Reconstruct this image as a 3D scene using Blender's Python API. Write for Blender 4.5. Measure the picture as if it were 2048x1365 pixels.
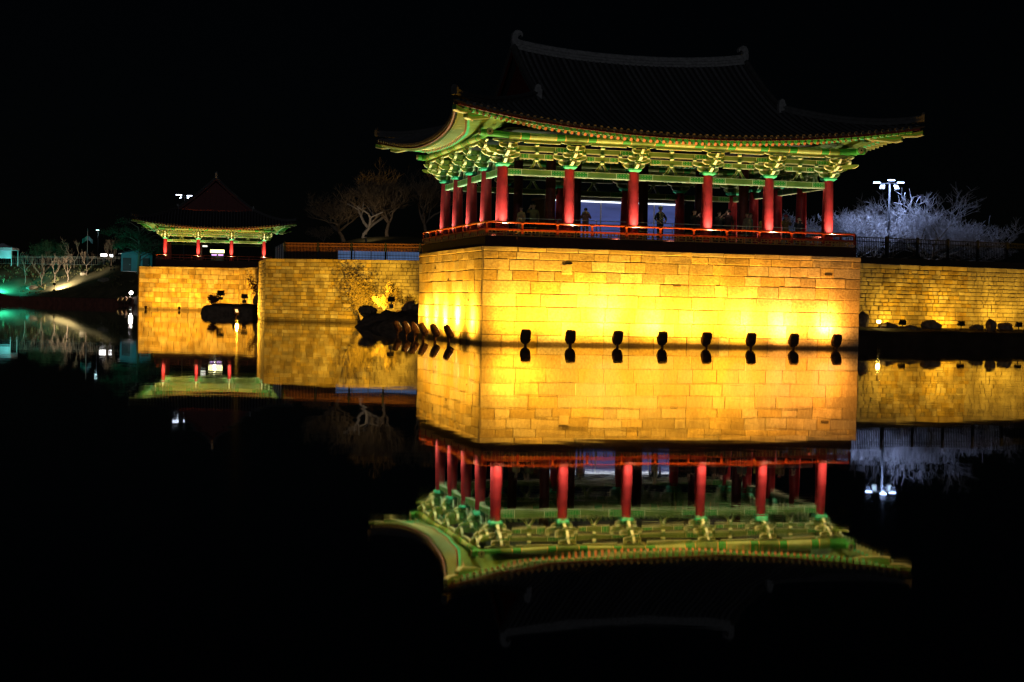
import bpy, math, random
from mathutils import Vector, Matrix

R = math.radians
rnd = random.Random(7)
scene = bpy.context.scene
for o in list(bpy.data.objects):
    bpy.data.objects.remove(o, do_unlink=True)
COL = scene.collection

# ------------------------------------------------------------------ camera
cam_d = bpy.data.cameras.new('camera')
cam_d.sensor_width = 36.0
cam_d.lens = 3066.0 / 2048.0 * 36.0
cam_d.clip_start = 0.5
cam_d.clip_end = 6000
cam = bpy.data.objects.new('camera', cam_d)
COL.objects.link(cam)
cam.matrix_world = (Matrix.Translation((0, 0, 2.0)) @ Matrix.Rotation(R(90) - math.atan(76.2 / 3066), 4, 'X')
                    @ Matrix.Rotation(math.atan(0.0208), 4, 'Z'))
scene.camera = cam

# ------------------------------------------------------------------ night sky, added city glow, exposure
world = bpy.data.worlds.new('World')
scene.world = world
world.use_nodes = True
wn = world.node_tree.nodes
wl = world.node_tree.links
bg = wn['Background']
sky = wn.new('ShaderNodeTexSky')
sky.sky_type = 'NISHITA'
sky.sun_disc = False
sky.sun_elevation = R(18)      # night: the same sky, some ten thousand times weaker than by day
sky.ozone_density = 3.0
sky.sun_rotation = R(150)
wl.new(sky.outputs[0], bg.inputs[0])
bg.inputs[1].default_value = 0.00016
city_glow_d = bpy.data.lights.new('city_glow', 'SUN')  # faint sun lamp added in place of city light from behind the camera
city_glow_d.energy = 0.13
city_glow_d.angle = R(2.0)
city_glow_d.color = (0.86, 0.9, 1.0)
city_glow = bpy.data.objects.new('city_glow', city_glow_d)
COL.objects.link(city_glow)
city_glow.rotation_euler = Vector((0.16, 1.0, -0.10)).to_track_quat('-Z', 'Y').to_euler()
scene.view_settings.view_transform = 'Standard'
scene.view_settings.look = 'None'
scene.view_settings.exposure = 0.0
scene.view_settings.gamma = 1.0
scene.view_settings.use_curve_mapping = False
scene.cycles.use_denoising = True
scene.cycles.max_bounces = 6
scene.cycles.diffuse_bounces = 3
scene.cycles.glossy_bounces = 3
scene.cycles.sample_clamp_indirect = 4.0
scene.cycles.use_light_tree = True

# ------------------------------------------------------------------ mesh helpers
class MB:
    def __init__(s):
        s.v = []; s.f = []; s.m = []
    def quad(s, a, b, c, d, mi=0):
        n = len(s.v); s.v += [tuple(a), tuple(b), tuple(c), tuple(d)]
        s.f.append((n, n + 1, n + 2, n + 3)); s.m.append(mi)
    def poly(s, pts, mi=0):
        n = len(s.v); s.v += [tuple(p) for p in pts]
        s.f.append(tuple(range(n, n + len(pts)))); s.m.append(mi)
    def box(s, x0, x1, y0, y1, z0, z1, mi=0, bot=None, top=None):
        n = len(s.v)
        s.v += [(x0, y0, z0), (x1, y0, z0), (x1, y1, z0), (x0, y1, z0), (x0, y0, z1), (x1, y0, z1), (x1, y1, z1), (x0, y1, z1)]
        for k, q in enumerate(((0, 3, 2, 1), (4, 5, 6, 7), (0, 1, 5, 4), (1, 2, 6, 5), (2, 3, 7, 6), (3, 0, 4, 7))):
            s.f.append(tuple(n + i for i in q))
            s.m.append(bot if (k == 0 and bot is not None) else top if (k == 1 and top is not None) else mi)
    def frustum(s, cx, cy, z0, z1, a0, b0, a1, b1, mi=0):
        n = len(s.v)
        s.v += [(cx - a0, cy - b0, z0), (cx + a0, cy - b0, z0), (cx + a0, cy + b0, z0), (cx - a0, cy + b0, z0),
                (cx - a1, cy - b1, z1), (cx + a1, cy - b1, z1), (cx + a1, cy + b1, z1), (cx - a1, cy + b1, z1)]
        for q in ((0, 3, 2, 1), (4, 5, 6, 7), (0, 1, 5, 4), (1, 2, 6, 5), (2, 3, 7, 6), (3, 0, 4, 7)):
            s.f.append(tuple(n + i for i in q)); s.m.append(mi)
    def prism(s, prof, y0, y1, mi=0, border=0.0, bmi=1, side=None):
        """profile in the x-z plane (counter-clockwise seen from -y) extruded from y0 to y1; a border ring takes bmi"""
        k = len(prof)
        cx = sum(p[0] for p in prof) / k; cz = sum(p[1] for p in prof) / k
        for y, flip in ((y0, False), (y1, True)):
            if border > 0:
                inn = []
                for (x, z) in prof:
                    dx, dz = cx - x, cz - z
                    inn.append((x + math.copysign(min(border, abs(dx)), dx), z + math.copysign(min(border, abs(dz)), dz)))
                for i in range(k):
                    j = (i + 1) % k
                    q = [(prof[i][0], y, prof[i][1]), (prof[j][0], y, prof[j][1]), (inn[j][0], y, inn[j][1]), (inn[i][0], y, inn[i][1])]
                    s.poly(q[::-1] if flip else q, bmi)
                q = [(p[0], y, p[1]) for p in inn]
            else:
                q = [(p[0], y, p[1]) for p in prof]
            s.poly(q[::-1] if flip else q, mi)
        for i in range(k):
            j = (i + 1) % k
            a, b = prof[i], prof[j]
            s.poly([(a[0], y0, a[1]), (a[0], y1, a[1]), (b[0], y1, b[1]), (b[0], y0, b[1])], bmi if side is None and border > 0 else (side or mi))
    def tube(s, pts, rads, n=8, mi=0, cap=True, capmi=None, half=False):
        """swept round bar through pts; mi may be a list per segment"""
        pts = [Vector(p) for p in pts]
        rings = []
        for i, p in enumerate(pts):
            t = (pts[min(i + 1, len(pts) - 1)] - pts[max(i - 1, 0)]).normalized()
            up = Vector((0, 0, 1)) if abs(t.z) < 0.95 else Vector((0, 1, 0))
            a = t.cross(up).normalized(); b = a.cross(t).normalized()
            r = rads[i] if isinstance(rads, (list, tuple)) else rads
            base = len(s.v)
            cnt = n + 1 if half else n
            for k in range(cnt):
                an = math.pi * k / n if half else 2 * math.pi * k / n
                s.v.append(tuple(p + a * (r * math.cos(an)) + b * (r * math.sin(an))))
            rings.append((base, cnt))
        for i in range(len(rings) - 1):
            A, c = rings[i]; B, _ = rings[i + 1]
            for k in range(c - 1 if half else c):
                k2 = (k + 1) % c
                s.f.append((A + k, B + k, B + k2, A + k2)); s.m.append(mi[i] if isinstance(mi, list) else mi)
        if cap:
            m0 = capmi if capmi is not None else (mi[0] if isinstance(mi, list) else mi)
            A, c = rings[0]; s.f.append(tuple(A + k for k in range(c))); s.m.append(m0)
            A, c = rings[-1]; s.f.append(tuple(A + c - 1 - k for k in range(c))); s.m.append(m0)
    def beam(s, p, q, w, h, mi=0, capmi=None):
        """square bar from p to q, w wide and h high"""
        p, q = Vector(p), Vector(q)
        t = (q - p).normalized()
        up = Vector((0, 0, 1)) if abs(t.z) < 0.95 else Vector((0, 1, 0))
        a = t.cross(up).normalized() * (w / 2); b = a.cross(t).normalized() * (h / 2)
        n = len(s.v)
        for c in (p, q):
            s.v += [tuple(c - a - b), tuple(c + a - b), tuple(c + a + b), tuple(c - a + b)]
        for k, f in enumerate(((0, 1, 2, 3), (7, 6, 5, 4), (0, 4, 5, 1), (1, 5, 6, 2), (2, 6, 7, 3), (3, 7, 4, 0))):
            s.f.append(tuple(n + i for i in f)); s.m.append(capmi if (k < 2 and capmi is not None) else mi)
    def strip(s, path, w, z0, z1, mi=0):
        """upright box section swept along a path of (x,y,z)"""
        path = [Vector(p) for p in path]
        rows = []
        for i, p in enumerate(path):
            t = path[min(i + 1, len(path) - 1)] - path[max(i - 1, 0)]
            t.z = 0; t.normalize()
            a = Vector((t.y, -t.x, 0)) * (w / 2)
            n = len(s.v)
            s.v += [tuple(p - a + Vector((0, 0, z0))), tuple(p + a + Vector((0, 0, z0))), tuple(p + a + Vector((0, 0, z1))), tuple(p - a + Vector((0, 0, z1)))]
            rows.append(n)
        for A, B in zip(rows, rows[1:]):
            for k in range(4):
                s.f.append((A + k, A + (k + 1) % 4, B + (k + 1) % 4, B + k)); s.m.append(mi)
        s.f.append((rows[0] + 3, rows[0] + 2, rows[0] + 1, rows[0])); s.m.append(mi)
        s.f.append(tuple(rows[-1] + k for k in range(4))); s.m.append(mi)
    def add(s, o, M=None, remap=None):
        n = len(s.v)
        s.v += [tuple(M @ Vector(p)) for p in o.v] if M is not None else o.v
        s.f += [tuple(n + i for i in f) for f in o.f]
        s.m += [remap[i] for i in o.m] if remap else o.m
    def mesh(s, name, mats, smooth=False):
        me = bpy.data.meshes.new(name)
        me.from_pydata(s.v, [], s.f)
        for m in mats:
            me.materials.append(m)
        if len(mats) > 1:
            me.polygons.foreach_set('material_index', s.m)
        if smooth:
            me.polygons.foreach_set('use_smooth', [True] * len(me.polygons))
        me.update()
        return me
    def build(s, name, mats, parent=None, smooth=False, loc=None):
        if not isinstance(mats, (list, tuple)):
            mats = [mats]
        return obj(name, s.mesh(name, mats, smooth), parent, loc)

def obj(name, data, parent=None, loc=None, rotz=0.0):
    o = bpy.data.objects.new(name, data)
    COL.objects.link(o)
    if parent is not None:
        o.parent = parent
    if loc is not None:
        o.location = loc
    if rotz:
        o.rotation_euler = (0, 0, rotz)
    return o

def tag(o, label=None, cat=None, group=None, kind=None):
    if label: o['label'] = label
    if cat: o['category'] = cat
    if group: o['group'] = group
    if kind: o['kind'] = kind
    return o

def thing(name, label, cat, loc=(0, 0, 0), rotz=0.0, group=None):
    return tag(obj(name, None, None, loc, rotz), label, cat, group)

def spot(loc, target, power, color, angle=120, blend=0.6, radius=0.08, parent=None):
    d = bpy.data.lights.new('lamp_light', 'SPOT')
    d.energy = power; d.color = color; d.spot_size = R(angle); d.spot_blend = blend; d.shadow_soft_size = radius
    o = obj('lamp_light', d, parent, loc)
    o.rotation_euler = (Vector(target) - Vector(loc)).to_track_quat('-Z', 'Y').to_euler()
    return o

def point(loc, power, color, radius=0.1, parent=None):
    d = bpy.data.lights.new('lamp_light', 'POINT')
    d.energy = power; d.color = color; d.shadow_soft_size = radius
    return obj('lamp_light', d, parent, loc)

# ------------------------------------------------------------------ materials
def mat(name, color, rough=0.7, var=0.25, scale=3.0, bump=0.0, bscale=20.0, objvar=0.0, color2=None, spec=0.3, coords='Object'):
    m = bpy.data.materials.new(name)
    m.use_nodes = True
    nt = m.node_tree; N = nt.nodes; L = nt.links
    b = N['Principled BSDF']
    b.inputs['Roughness'].default_value = rough
    b.inputs['Specular IOR Level'].default_value = spec
    tc = N.new('ShaderNodeTexCoord')
    no = N.new('ShaderNodeTexNoise')
    no.inputs['Scale'].default_value = scale; no.inputs['Detail'].default_value = 5
    if coords == 'World':
        geo = N.new('ShaderNodeNewGeometry'); src = geo.outputs['Position']
    else:
        src = tc.outputs['Object']
    L.new(src, no.inputs['Vector'])
    ra = N.new('ShaderNodeMapRange')
    ra.inputs['From Min'].default_value = 0.3; ra.inputs['From Max'].default_value = 0.7
    L.new(no.outputs['Fac'], ra.inputs['Value'])
    mx = N.new('ShaderNodeMix'); mx.data_type = 'RGBA'
    c2 = color2 or tuple(c * (1 - var) for c in color)
    mx.inputs[6].default_value = (*c2, 1); mx.inputs[7].default_value = (*color, 1)
    L.new(ra.outputs[0], mx.inputs[0])
    out = mx.outputs[2]
    if objvar > 0:
        oi = N.new('ShaderNodeObjectInfo')
        mr = N.new('ShaderNodeMapRange')
        mr.inputs['To Min'].default_value = 1 - objvar; mr.inputs['To Max'].default_value = 1 + objvar * 0.6
        L.new(oi.outputs['Random'], mr.inputs['Value'])
        hs = N.new('ShaderNodeHueSaturation')
        L.new(out, hs.inputs['Color']); L.new(mr.outputs[0], hs.inputs['Value'])
        wn2 = N.new('ShaderNodeTexWhiteNoise'); wn2.noise_dimensions = '1D'
        L.new(oi.outputs['Random'], wn2.inputs['W'])
        m3 = N.new('ShaderNodeMapRange'); m3.inputs['To Min'].default_value = 0.6; m3.inputs['To Max'].default_value = 1.5
        L.new(wn2.outputs['Value'], m3.inputs['Value']); L.new(m3.outputs[0], hs.inputs['Saturation'])
        out = hs.outputs['Color']
    L.new(out, b.inputs['Base Color'])
    if bump > 0:
        n2 = N.new('ShaderNodeTexNoise'); n2.inputs['Scale'].default_value = bscale; n2.inputs['Detail'].default_value = 6
        L.new(src, n2.inputs['Vector'])
        bp = N.new('ShaderNodeBump'); bp.inputs['Strength'].default_value = bump; bp.inputs['Distance'].default_value = 0.03
        L.new(n2.outputs['Fac'], bp.inputs['Height']); L.new(bp.outputs[0], b.inputs['Normal'])
    return m

def emis(name, color, strength):
    m = bpy.data.materials.new(name)
    m.use_nodes = True
    b = m.node_tree.nodes['Principled BSDF']
    b.inputs['Base Color'].default_value = (0.02, 0.02, 0.02, 1)
    b.inputs['Emission Color'].default_value = (*color, 1)
    b.inputs['Emission Strength'].default_value = strength
    return m

def stone_mat(name, light, dark, mott, bump, bscale, objvar, wet=0.0):
    """cut stone: mottled colour, pitted relief, each block its own tone, damp dark foot near the water"""
    m = mat(name, light, 0.85, 0, mott, bump, bscale, objvar, color2=dark, spec=0.2, coords='World')
    nt = m.node_tree; N = nt.nodes; L = nt.links
    b = N['Principled BSDF']
    src = b.inputs['Base Color'].links[0].from_socket
    geo = N.new('ShaderNodeNewGeometry'); sp = N.new('ShaderNodeSeparateXYZ')
    L.new(geo.outputs['Position'], sp.inputs[0])
    # rain streaks and lichen stains
    mp = N.new('ShaderNodeMapping'); mp.inputs['Scale'].default_value = (1.3, 1.3, 0.18)
    L.new(geo.outputs['Position'], mp.inputs['Vector'])
    n1 = N.new('ShaderNodeTexNoise'); n1.inputs['Scale'].default_value = 1.0; n1.inputs['Detail'].default_value = 6
    L.new(mp.outputs[0], n1.inputs['Vector'])
    r1 = N.new('ShaderNodeMapRange'); r1.inputs['From Min'].default_value = 0.45; r1.inputs['From Max'].default_value = 0.72
    r1.inputs['To Max'].default_value = 0.55
    L.new(n1.outputs['Fac'], r1.inputs['Value'])
    mx = N.new('ShaderNodeMix'); mx.data_type = 'RGBA'
    L.new(r1.outputs[0], mx.inputs[0]); L.new(src, mx.inputs[6])
    mx.inputs[7].default_value = (dark[0] * 0.6, dark[1] * 0.55, dark[2] * 0.5, 1)
    out = mx.outputs[2]
    if wet > 0:
        n3 = N.new('ShaderNodeTexNoise'); n3.inputs['Scale'].default_value = 2.0
        L.new(geo.outputs['Position'], n3.inputs['Vector'])
        ad = N.new('ShaderNodeMath'); ad.operation = 'MULTIPLY_ADD'; ad.inputs[1].default_value = -0.15
        L.new(n3.outputs['Fac'], ad.inputs[0]); L.new(sp.outputs['Z'], ad.inputs[2])
        r2 = N.new('ShaderNodeMapRange'); r2.inputs['From Min'].default_value = wet * 0.2; r2.inputs['From Max'].default_value = wet
        r2.inputs['To Min'].default_value = 0.85; r2.inputs['To Max'].default_value = 0.0
        L.new(ad.outputs[0], r2.inputs['Value'])
        m2 = N.new('ShaderNodeMix'); m2.data_type = 'RGBA'
        L.new(r2.outputs[0], m2.inputs[0]); L.new(out, m2.inputs[6]); m2.inputs[7].default_value = (0.05, 0.035, 0.025, 1)
        out = m2.outputs[2]
    L.new(out, b.inputs['Base Color'])
    return m

M = {}
M['granite'] = stone_mat('granite', (0.50, 0.43, 0.28), (0.29, 0.235, 0.145), 9.0, 0.9, 12, 0.32, wet=0.12)
M['coping'] = stone_mat('coping_granite', (0.44, 0.38, 0.27), (0.30, 0.25, 0.17), 8.0, 0.6, 14, 0.15)
M['wallstone'] = stone_mat('wall_stone', (0.46, 0.38, 0.22), (0.2, 0.15, 0.09), 1.2, 0.6, 9, 0.4, wet=0.35)
M['mortar'] = mat('mortar', (0.06, 0.042, 0.028), 0.95, 0.4, 4)
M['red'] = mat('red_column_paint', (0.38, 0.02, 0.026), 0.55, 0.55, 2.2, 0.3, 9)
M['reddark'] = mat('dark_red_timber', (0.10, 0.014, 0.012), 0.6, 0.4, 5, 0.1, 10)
M['rail'] = mat('vermilion_rail_paint', (0.34, 0.045, 0.022), 0.5, 0.3, 4)
M['girder'] = mat('dark_girder_timber', (0.06, 0.015, 0.012), 0.7, 0.4, 5, 0.1, 10)
M['olive'] = mat('sage_green_paint', (0.125, 0.215, 0.04), 0.6, 0.25, 3.0)
M['green'] = mat('leaf_green_paint', (0.03, 0.27, 0.035), 0.6, 0.25, 6.0)
M['turq'] = mat('turquoise_paint', (0.04, 0.42, 0.2), 0.6, 0.2, 5.0)
M['cream'] = mat('cream_line_paint', (0.57, 0.61, 0.36), 0.6, 0.15, 6.0)
M['ochre'] = mat('ochre_paint', (0.62, 0.36, 0.10), 0.6, 0.2, 5.0)
M['pink'] = mat('coral_flower_paint', (0.75, 0.28, 0.2), 0.6, 0.15, 6.0)
M['dark'] = mat('dark_painted_recess', (0.03, 0.028, 0.02), 0.8, 0.3, 4)
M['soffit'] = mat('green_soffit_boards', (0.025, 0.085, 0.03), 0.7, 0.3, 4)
M['slab'] = mat('dark_valley_tile', (0.025, 0.025, 0.027), 0.8, 0.4, 5)  # valley tiles darkened: shade between the tile rows is in the colour
M['hipridge'] = mat('shaded_ridge_tile', (0.07, 0.07, 0.07), 0.8, 0.4, 5)  # hip and gable ridges darkened, their lack of light put into the colour
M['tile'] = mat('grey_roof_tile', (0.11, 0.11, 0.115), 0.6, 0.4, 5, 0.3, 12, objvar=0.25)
M['ridge'] = mat('ridge_tile', (0.26, 0.26, 0.26), 0.7, 0.5, 6, 0.4, 10)  # paler than the other ridges, standing for light on its upright face
M['floor'] = mat('deck_boards', (0.12, 0.06, 0.035), 0.6, 0.3, 3)
M['iron'] = mat('dark_iron', (0.012, 0.012, 0.013), 0.5, 0.2, 6)
M['brownrail'] = mat('brown_fence_paint', (0.2, 0.075, 0.035), 0.5, 0.2, 4)
M['steel'] = mat('galvanised_steel', (0.4, 0.4, 0.42), 0.4, 0.2, 4)
M['polegrey'] = mat('grey_pole_paint', (0.05, 0.048, 0.055), 0.6, 0.2, 4)
M['fencegrey'] = mat('grey_fence_paint', (0.18, 0.17, 0.15), 0.6, 0.2, 4)
M['rock'] = mat('pond_rock', (0.26, 0.17, 0.11), 0.9, 0.6, 2.5, 1.0, 5)
M['lamprock'] = mat('lamp_casing', (0.11, 0.055, 0.03), 0.8, 0.5, 5, 0.6, 12)
M['soil'] = mat('dark_soil', (0.05, 0.03, 0.018), 0.95, 0.5, 1.2, 0.6, 6)
M['turf'] = mat('winter_turf', (0.16, 0.13, 0.06), 0.95, 0.5, 0.35, 0.8, 3, color2=(0.06, 0.06, 0.025))
M['bark'] = mat('bark', (0.2, 0.15, 0.11), 0.9, 0.4, 6, 0.5, 20)
M['palebark'] = mat('pale_bark', (0.36, 0.32, 0.29), 0.9, 0.3, 6, 0.4, 20)
M['twig'] = mat('pale_twigs', (0.5, 0.46, 0.48), 0.9, 0.25, 4)
M['leaf'] = mat('pine_needles', (0.05, 0.11, 0.05), 0.8, 0.5, 3)
M['shrub'] = mat('dry_shrub_leaves', (0.22, 0.16, 0.06), 0.8, 0.5, 3)

# water: dark, still, with a clear coat added to brighten its reflections
wm = bpy.data.materials.new('pond_water')
wm.use_nodes = True
N = wm.node_tree.nodes; L = wm.node_tree.links
b = N['Principled BSDF']
b.inputs['Base Color'].default_value = (0.0015, 0.002, 0.0022, 1)
b.inputs['Roughness'].default_value = 0.021
b.inputs['Coat Weight'].default_value = 0.6
b.inputs['Coat Roughness'].default_value = 0.02
b.inputs['Coat IOR'].default_value = 1.333
b.inputs['IOR'].default_value = 1.333
geo = N.new('ShaderNodeNewGeometry')
def wave(scale, detail, stretch):
    mp = N.new('ShaderNodeMapping'); mp.inputs['Scale'].default_value = stretch
    L.new(geo.outputs['Position'], mp.inputs['Vector'])
    n = N.new('ShaderNodeTexNoise'); n.inputs['Scale'].default_value = scale; n.inputs['Detail'].default_value = detail
    L.new(mp.outputs[0], n.inputs['Vector'])
    return n.outputs['Fac']
w1 = wave(0.5, 2, (1, 1, 1)); w2 = wave(6.0, 2, (0.6, 1.3, 1)); msk = wave(0.09, 3, (1, 1, 1))
mr = N.new('ShaderNodeMapRange'); mr.inputs['From Min'].default_value = 0.52; mr.inputs['From Max'].default_value = 0.68
L.new(msk, mr.inputs['Value'])
ml = N.new('ShaderNodeMath'); ml.operation = 'MULTIPLY'; L.new(w2, ml.inputs[0]); L.new(mr.outputs[0], ml.inputs[1])
ml2 = N.new('ShaderNodeMath'); ml2.operation = 'MULTIPLY_ADD'; L.new(ml.outputs[0], ml2.inputs[0]); ml2.inputs[1].default_value = 0.2
L.new(w1, ml2.inputs[2])
bp = N.new('ShaderNodeBump'); bp.inputs['Strength'].default_value = 1.0; bp.inputs['Distance'].default_value = 0.0023
L.new(ml2.outputs[0], bp.inputs['Height']); L.new(bp.outputs[0], b.inputs['Normal']); L.new(bp.outputs[0], b.inputs['Coat Normal'])
M['water'] = wm

# ------------------------------------------------------------------ frames
A = math.atan2(1.145, 4.092)
P1 = (-1.455, 73.2)
PL, PW, PH = 19.97, 14.46, 4.7
def loc(lx, ly, z=0.0):
    return (P1[0] + lx * math.cos(A) - ly * math.sin(A), P1[1] + lx * math.sin(A) + ly * math.cos(A), z)

# ------------------------------------------------------------------ setting: pond, ground
mb = MB(); mb.quad((-900, -60, 0), (900, -60, 0), (900, 330, 0), (-900, 330, 0))
tag(mb.build('water', M['water']), 'still dark pond water mirroring the lit pavilions', kind='structure')

edge = [(-260, 300, 1.2), (-98, 306, 1.2), (-71, 281.5, 1.2), (-56, 262, 4.0), (-53.2, 217.6, 6.0), (-38.8, 217.3, 6.0), (-33.6, 205.3, 6.0), (-23.9, 145.2, 5.25),
        (-21.1, 132.5, 5.25), (-7.9, 128.2, 5.25), (2, 125.5, 5.0), (2, 89.6, 4.55), loc(19.0, 14.3, 4.55), loc(20.5, 12.9, 4.7), loc(47, 16.55, 4.7), (300, 150, 4.7)]
mb = MB()
far = [(x * 5.5, y * 5.5 + 200, z + 1) for x, y, z in edge]
for i in range(len(edge) - 1):
    mb.quad(edge[i], edge[i + 1], far[i + 1], far[i])
    mb.quad((edge[i][0], edge[i][1], -1), (edge[i + 1][0], edge[i + 1][1], -1), edge[i + 1], edge[i])
tag(mb.build('ground', M['soil']), 'dark ground behind the pond walls', kind='structure')
mb = MB(); mb.quad((-400, -300, 0.45), (400, -300, 0.45), (400, -0.8, 0.45), (-400, -0.8, 0.45)); mb.quad((-400, -0.8, -1), (-400, -0.8, 0.45), (400, -0.8, 0.45), (400, -0.8, -1))
tag(mb.build('near_bank', M['soil']), 'low near bank of the pond', kind='structure')

def terrain(name, fn, x0, x1, y0, y1, nx, ny, m, label):
    mb = MB()
    for j in range(ny + 1):
        for i in range(nx + 1):
            x = x0 + (x1 - x0) * i / nx; y = y0 + (y1 - y0) * j / ny
            mb.v.append((x, y, fn(x, y)))
    for j in range(ny):
        for i in range(nx):
            a = j * (nx + 1) + i
            mb.f.append((a, a + 1, a + nx + 2, a + nx + 1)); mb.m.append(0)
    return tag(mb.build(name, m, smooth=True), label, kind='structure')

from mathutils import noise as mnoise
def fb(x, y, s, a):
    return a * mnoise.noise(Vector((x * s, y * s, 3.1)))
def hill_z(x, y):
    k = max(0, 1 - abs((x + 10) / 13) ** 3) * min(1, max(0, (y - 143) / 16)) * min(1, max(0, (196 - y) / 24))
    return 5.0 + 3.7 * k + fb(x, y, 0.12, 0.35) * k
terrain('hill', hill_z, -23, 6, 142, 196, 30, 40, M['turf'], 'low dark hill behind the pond wall')
def hill2_z(x, y):
    k = max(0, 1 - abs((x - 36) / 34) ** 2.4) * min(1, max(0, (y - 104) / 12))
    return 4.4 + 0.5 * k + fb(x, y, 0.15, 0.2) * k
terrain('hill', hill2_z, 4, 75, 103, 170, 40, 30, M['turf'], 'low rise under the lamp-lit white trees')
def bank_edge(x):
    if x < -98: return 306 + (x + 98) * 0.03
    return 306 - (x + 98) * 24.5 / 27
def bank_z(x, y):
    d = y - bank_edge(x)
    t = min(1, max(0, d / 17))
    return 1.3 + 6.6 * t ** 0.9 + fb(x, y, 0.25, 0.5) * min(1, d / 4 if d > 0 else 0)
mb = MB()
xs_ = [-150 + i * 1.4 for i in range(64)]
for i, x in enumerate(xs_):
    for j in range(26):
        d = j * 1.4
        y = bank_edge(x) + d
        mb.v.append((x, y, bank_z(x, y)))
for i in range(len(xs_) - 1):
    for j in range(25):
        a = i * 26 + j
        mb.f.append((a, a + 26, a + 27, a + 1)); mb.m.append(0)
tag(mb.build('bank', M['turf'], smooth=True), 'grassy bank sloping down to the far pond edge', kind='structure')
mb = MB()
pth = [(x, bank_edge(x) - 0.3, 0) for x in xs_]
mb.strip(pth, 0.8, -0.5, 1.25)
tag(mb.build('kerb', mat('brick_kerb', (0.2, 0.07, 0.045), 0.9, 0.5, 1.0, 0.6, 4)), 'low reddish brick kerb along the far bank', kind='structure')

# ------------------------------------------------------------------ stone walls
def stone(w, h, d=0.16, bev=0.018, jit=0.012, r=rnd, corner=0.0):
    """one block: front at y=0, body back to y=d, chamfered uneven front edges; origin at the lower left front corner"""
    mb = MB()
    j = lambda a: r.uniform(-a, a)
    bx = min(bev, w * 0.2); 
    fr = [(bx + j(jit), j(jit), bx + j(jit)), (w - bx + j(jit), j(jit), bx + j(jit)), (w - bx + j(jit), j(jit), h - bx + j(jit)), (bx + j(jit), j(jit), h - bx + j(jit))]
    md = [(0, bev, 0), (w, bev, 0), (w, bev, h), (0, bev, h)]
    bk = [(0, d, 0), (w, d, 0), (w, d, h), (0, d, h)]
    mb.v = fr + md + bk
    mb.f = [(0, 1, 2, 3)] + [(4 + k, 4 + (k + 1) % 4, (k + 1) % 4, k) for k in range(4)] + [(8 + k, 8 + (k + 1) % 4, 4 + (k + 1) % 4, 4 + k) for k in range(4)]
    mb.m = [0] * 9
    return mb

def courses(length, heights, wmin, wmax, r, gap=0.012, z0=0.0):
    """(x, z, w, h) for every block of a coursed wall, bottom course first"""
    out = []
    z = z0
    for k, h in enumerate(heights):
        x = 0.0
        first = True
        while x < length - 0.01:
            w = r.uniform(wmin, wmax) * (0.75 if r.random() < 0.3 else 1.0)
            if first and k % 2: w *= 0.6
            first = False
            if length - (x + w) < wmin * 0.7: w = length - x
            out.append((x, z, w, h))
            x += w
        z += h
    return out

def wall(name, label, a, bq, ztop, rows, wmin, wmax, seed, limit=300, thick=1.0, z0=-0.3, m=None, gap=0.03, order=None, coping=True):
    r = random.Random(seed)
    a = Vector((a[0], a[1])); bq = Vector((bq[0], bq[1]))
    length = (bq - a).length
    rz = math.atan2(bq.y - a.y, bq.x - a.x)
    t = thing(name, label, 'wall', (a.x, a.y, 0), rz)
    mb = MB(); mb.box(0.02, length - 0.02, 0.06, thick, z0 - 0.7, ztop - 0.03)
    mb.build('core', M['mortar'], t)
    hs = [(ztop - z0 - (0.3 if coping else 0)) / rows * r.uniform(0.88, 1.12) for _ in range(rows)]
    k = (ztop - z0 - (0.3 if coping else 0)) / sum(hs)
    hs = [h * k for h in hs]
    blocks = courses(length, hs, wmin, wmax, r, z0=z0)
    if coping:
        x = 0
        while x < length - 0.01:
            w = r.uniform(1.3, 2.0)
            if length - (x + w) < 0.8: w = length - x
            blocks.append((x, ztop - 0.3, w, 0.3)); x += w
    if order: blocks.sort(key=lambda q: order(q[0] + q[2] / 2))
    rest = MB()
    for i, (x, z, w, h) in enumerate(blocks):
        g = gap * r.uniform(0.6, 1.3)
        s = stone(w - g, h - g, 0.14, 0.03, 0.02, r)
        px, pz = x + g / 2 + r.uniform(-.006, .006), z + g / 2
        dy = r.uniform(-0.03, 0.012)
        if i < limit:
            s.build('stone', m or M['wallstone'], t, loc=(px, dy, pz))
        else:
            rest.add(s, Matrix.Translation((px, dy, pz)))
    if rest.v:
        tag(rest.build('small_stones', m or M['wallstone'], t), kind='stuff')
    return t

wall('retaining_wall', 'old gold-lit stone wall with a shrub, between the two pavilions', (-21.35, 132.0), (2.0, 125.3), 5.39, 17, 0.38, 0.85, 11, order=lambda x: x)
wall('retaining_wall', 'narrow bright end face of the stone wall between the two pavilions', (-24.15, 145.0), (-21.35, 132.0), 5.39, 17, 0.5, 1.1, 12, limit=0)
wall('retaining_wall', 'stone wall carrying the small far pavilion', (-53.0, 217.3), (-38.8, 217.0), 6.12, 9, 0.8, 1.5, 13)
wall('retaining_wall', 'short brightly lit recessed wall behind the leaning bush', (-38.8, 217.0), (-33.8, 205.0), 6.12, 9, 0.8, 1.5, 14)
ra_ = loc(19.99, 12.05); rb_ = loc(47.0, 15.74)
wall('retaining_wall', 'yellow-lit stone wall running out from the tall stone podium', ra_, rb_, 4.86, 19, 0.3, 0.62, 15, gap=0.032, order=lambda x: abs(x - 12))
# dark kerb course under the fence on that wall
def along(p, q, t):
    return (p[0] + (q[0] - p[0]) * t, p[1] + (q[1] - p[1]) * t)

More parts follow.
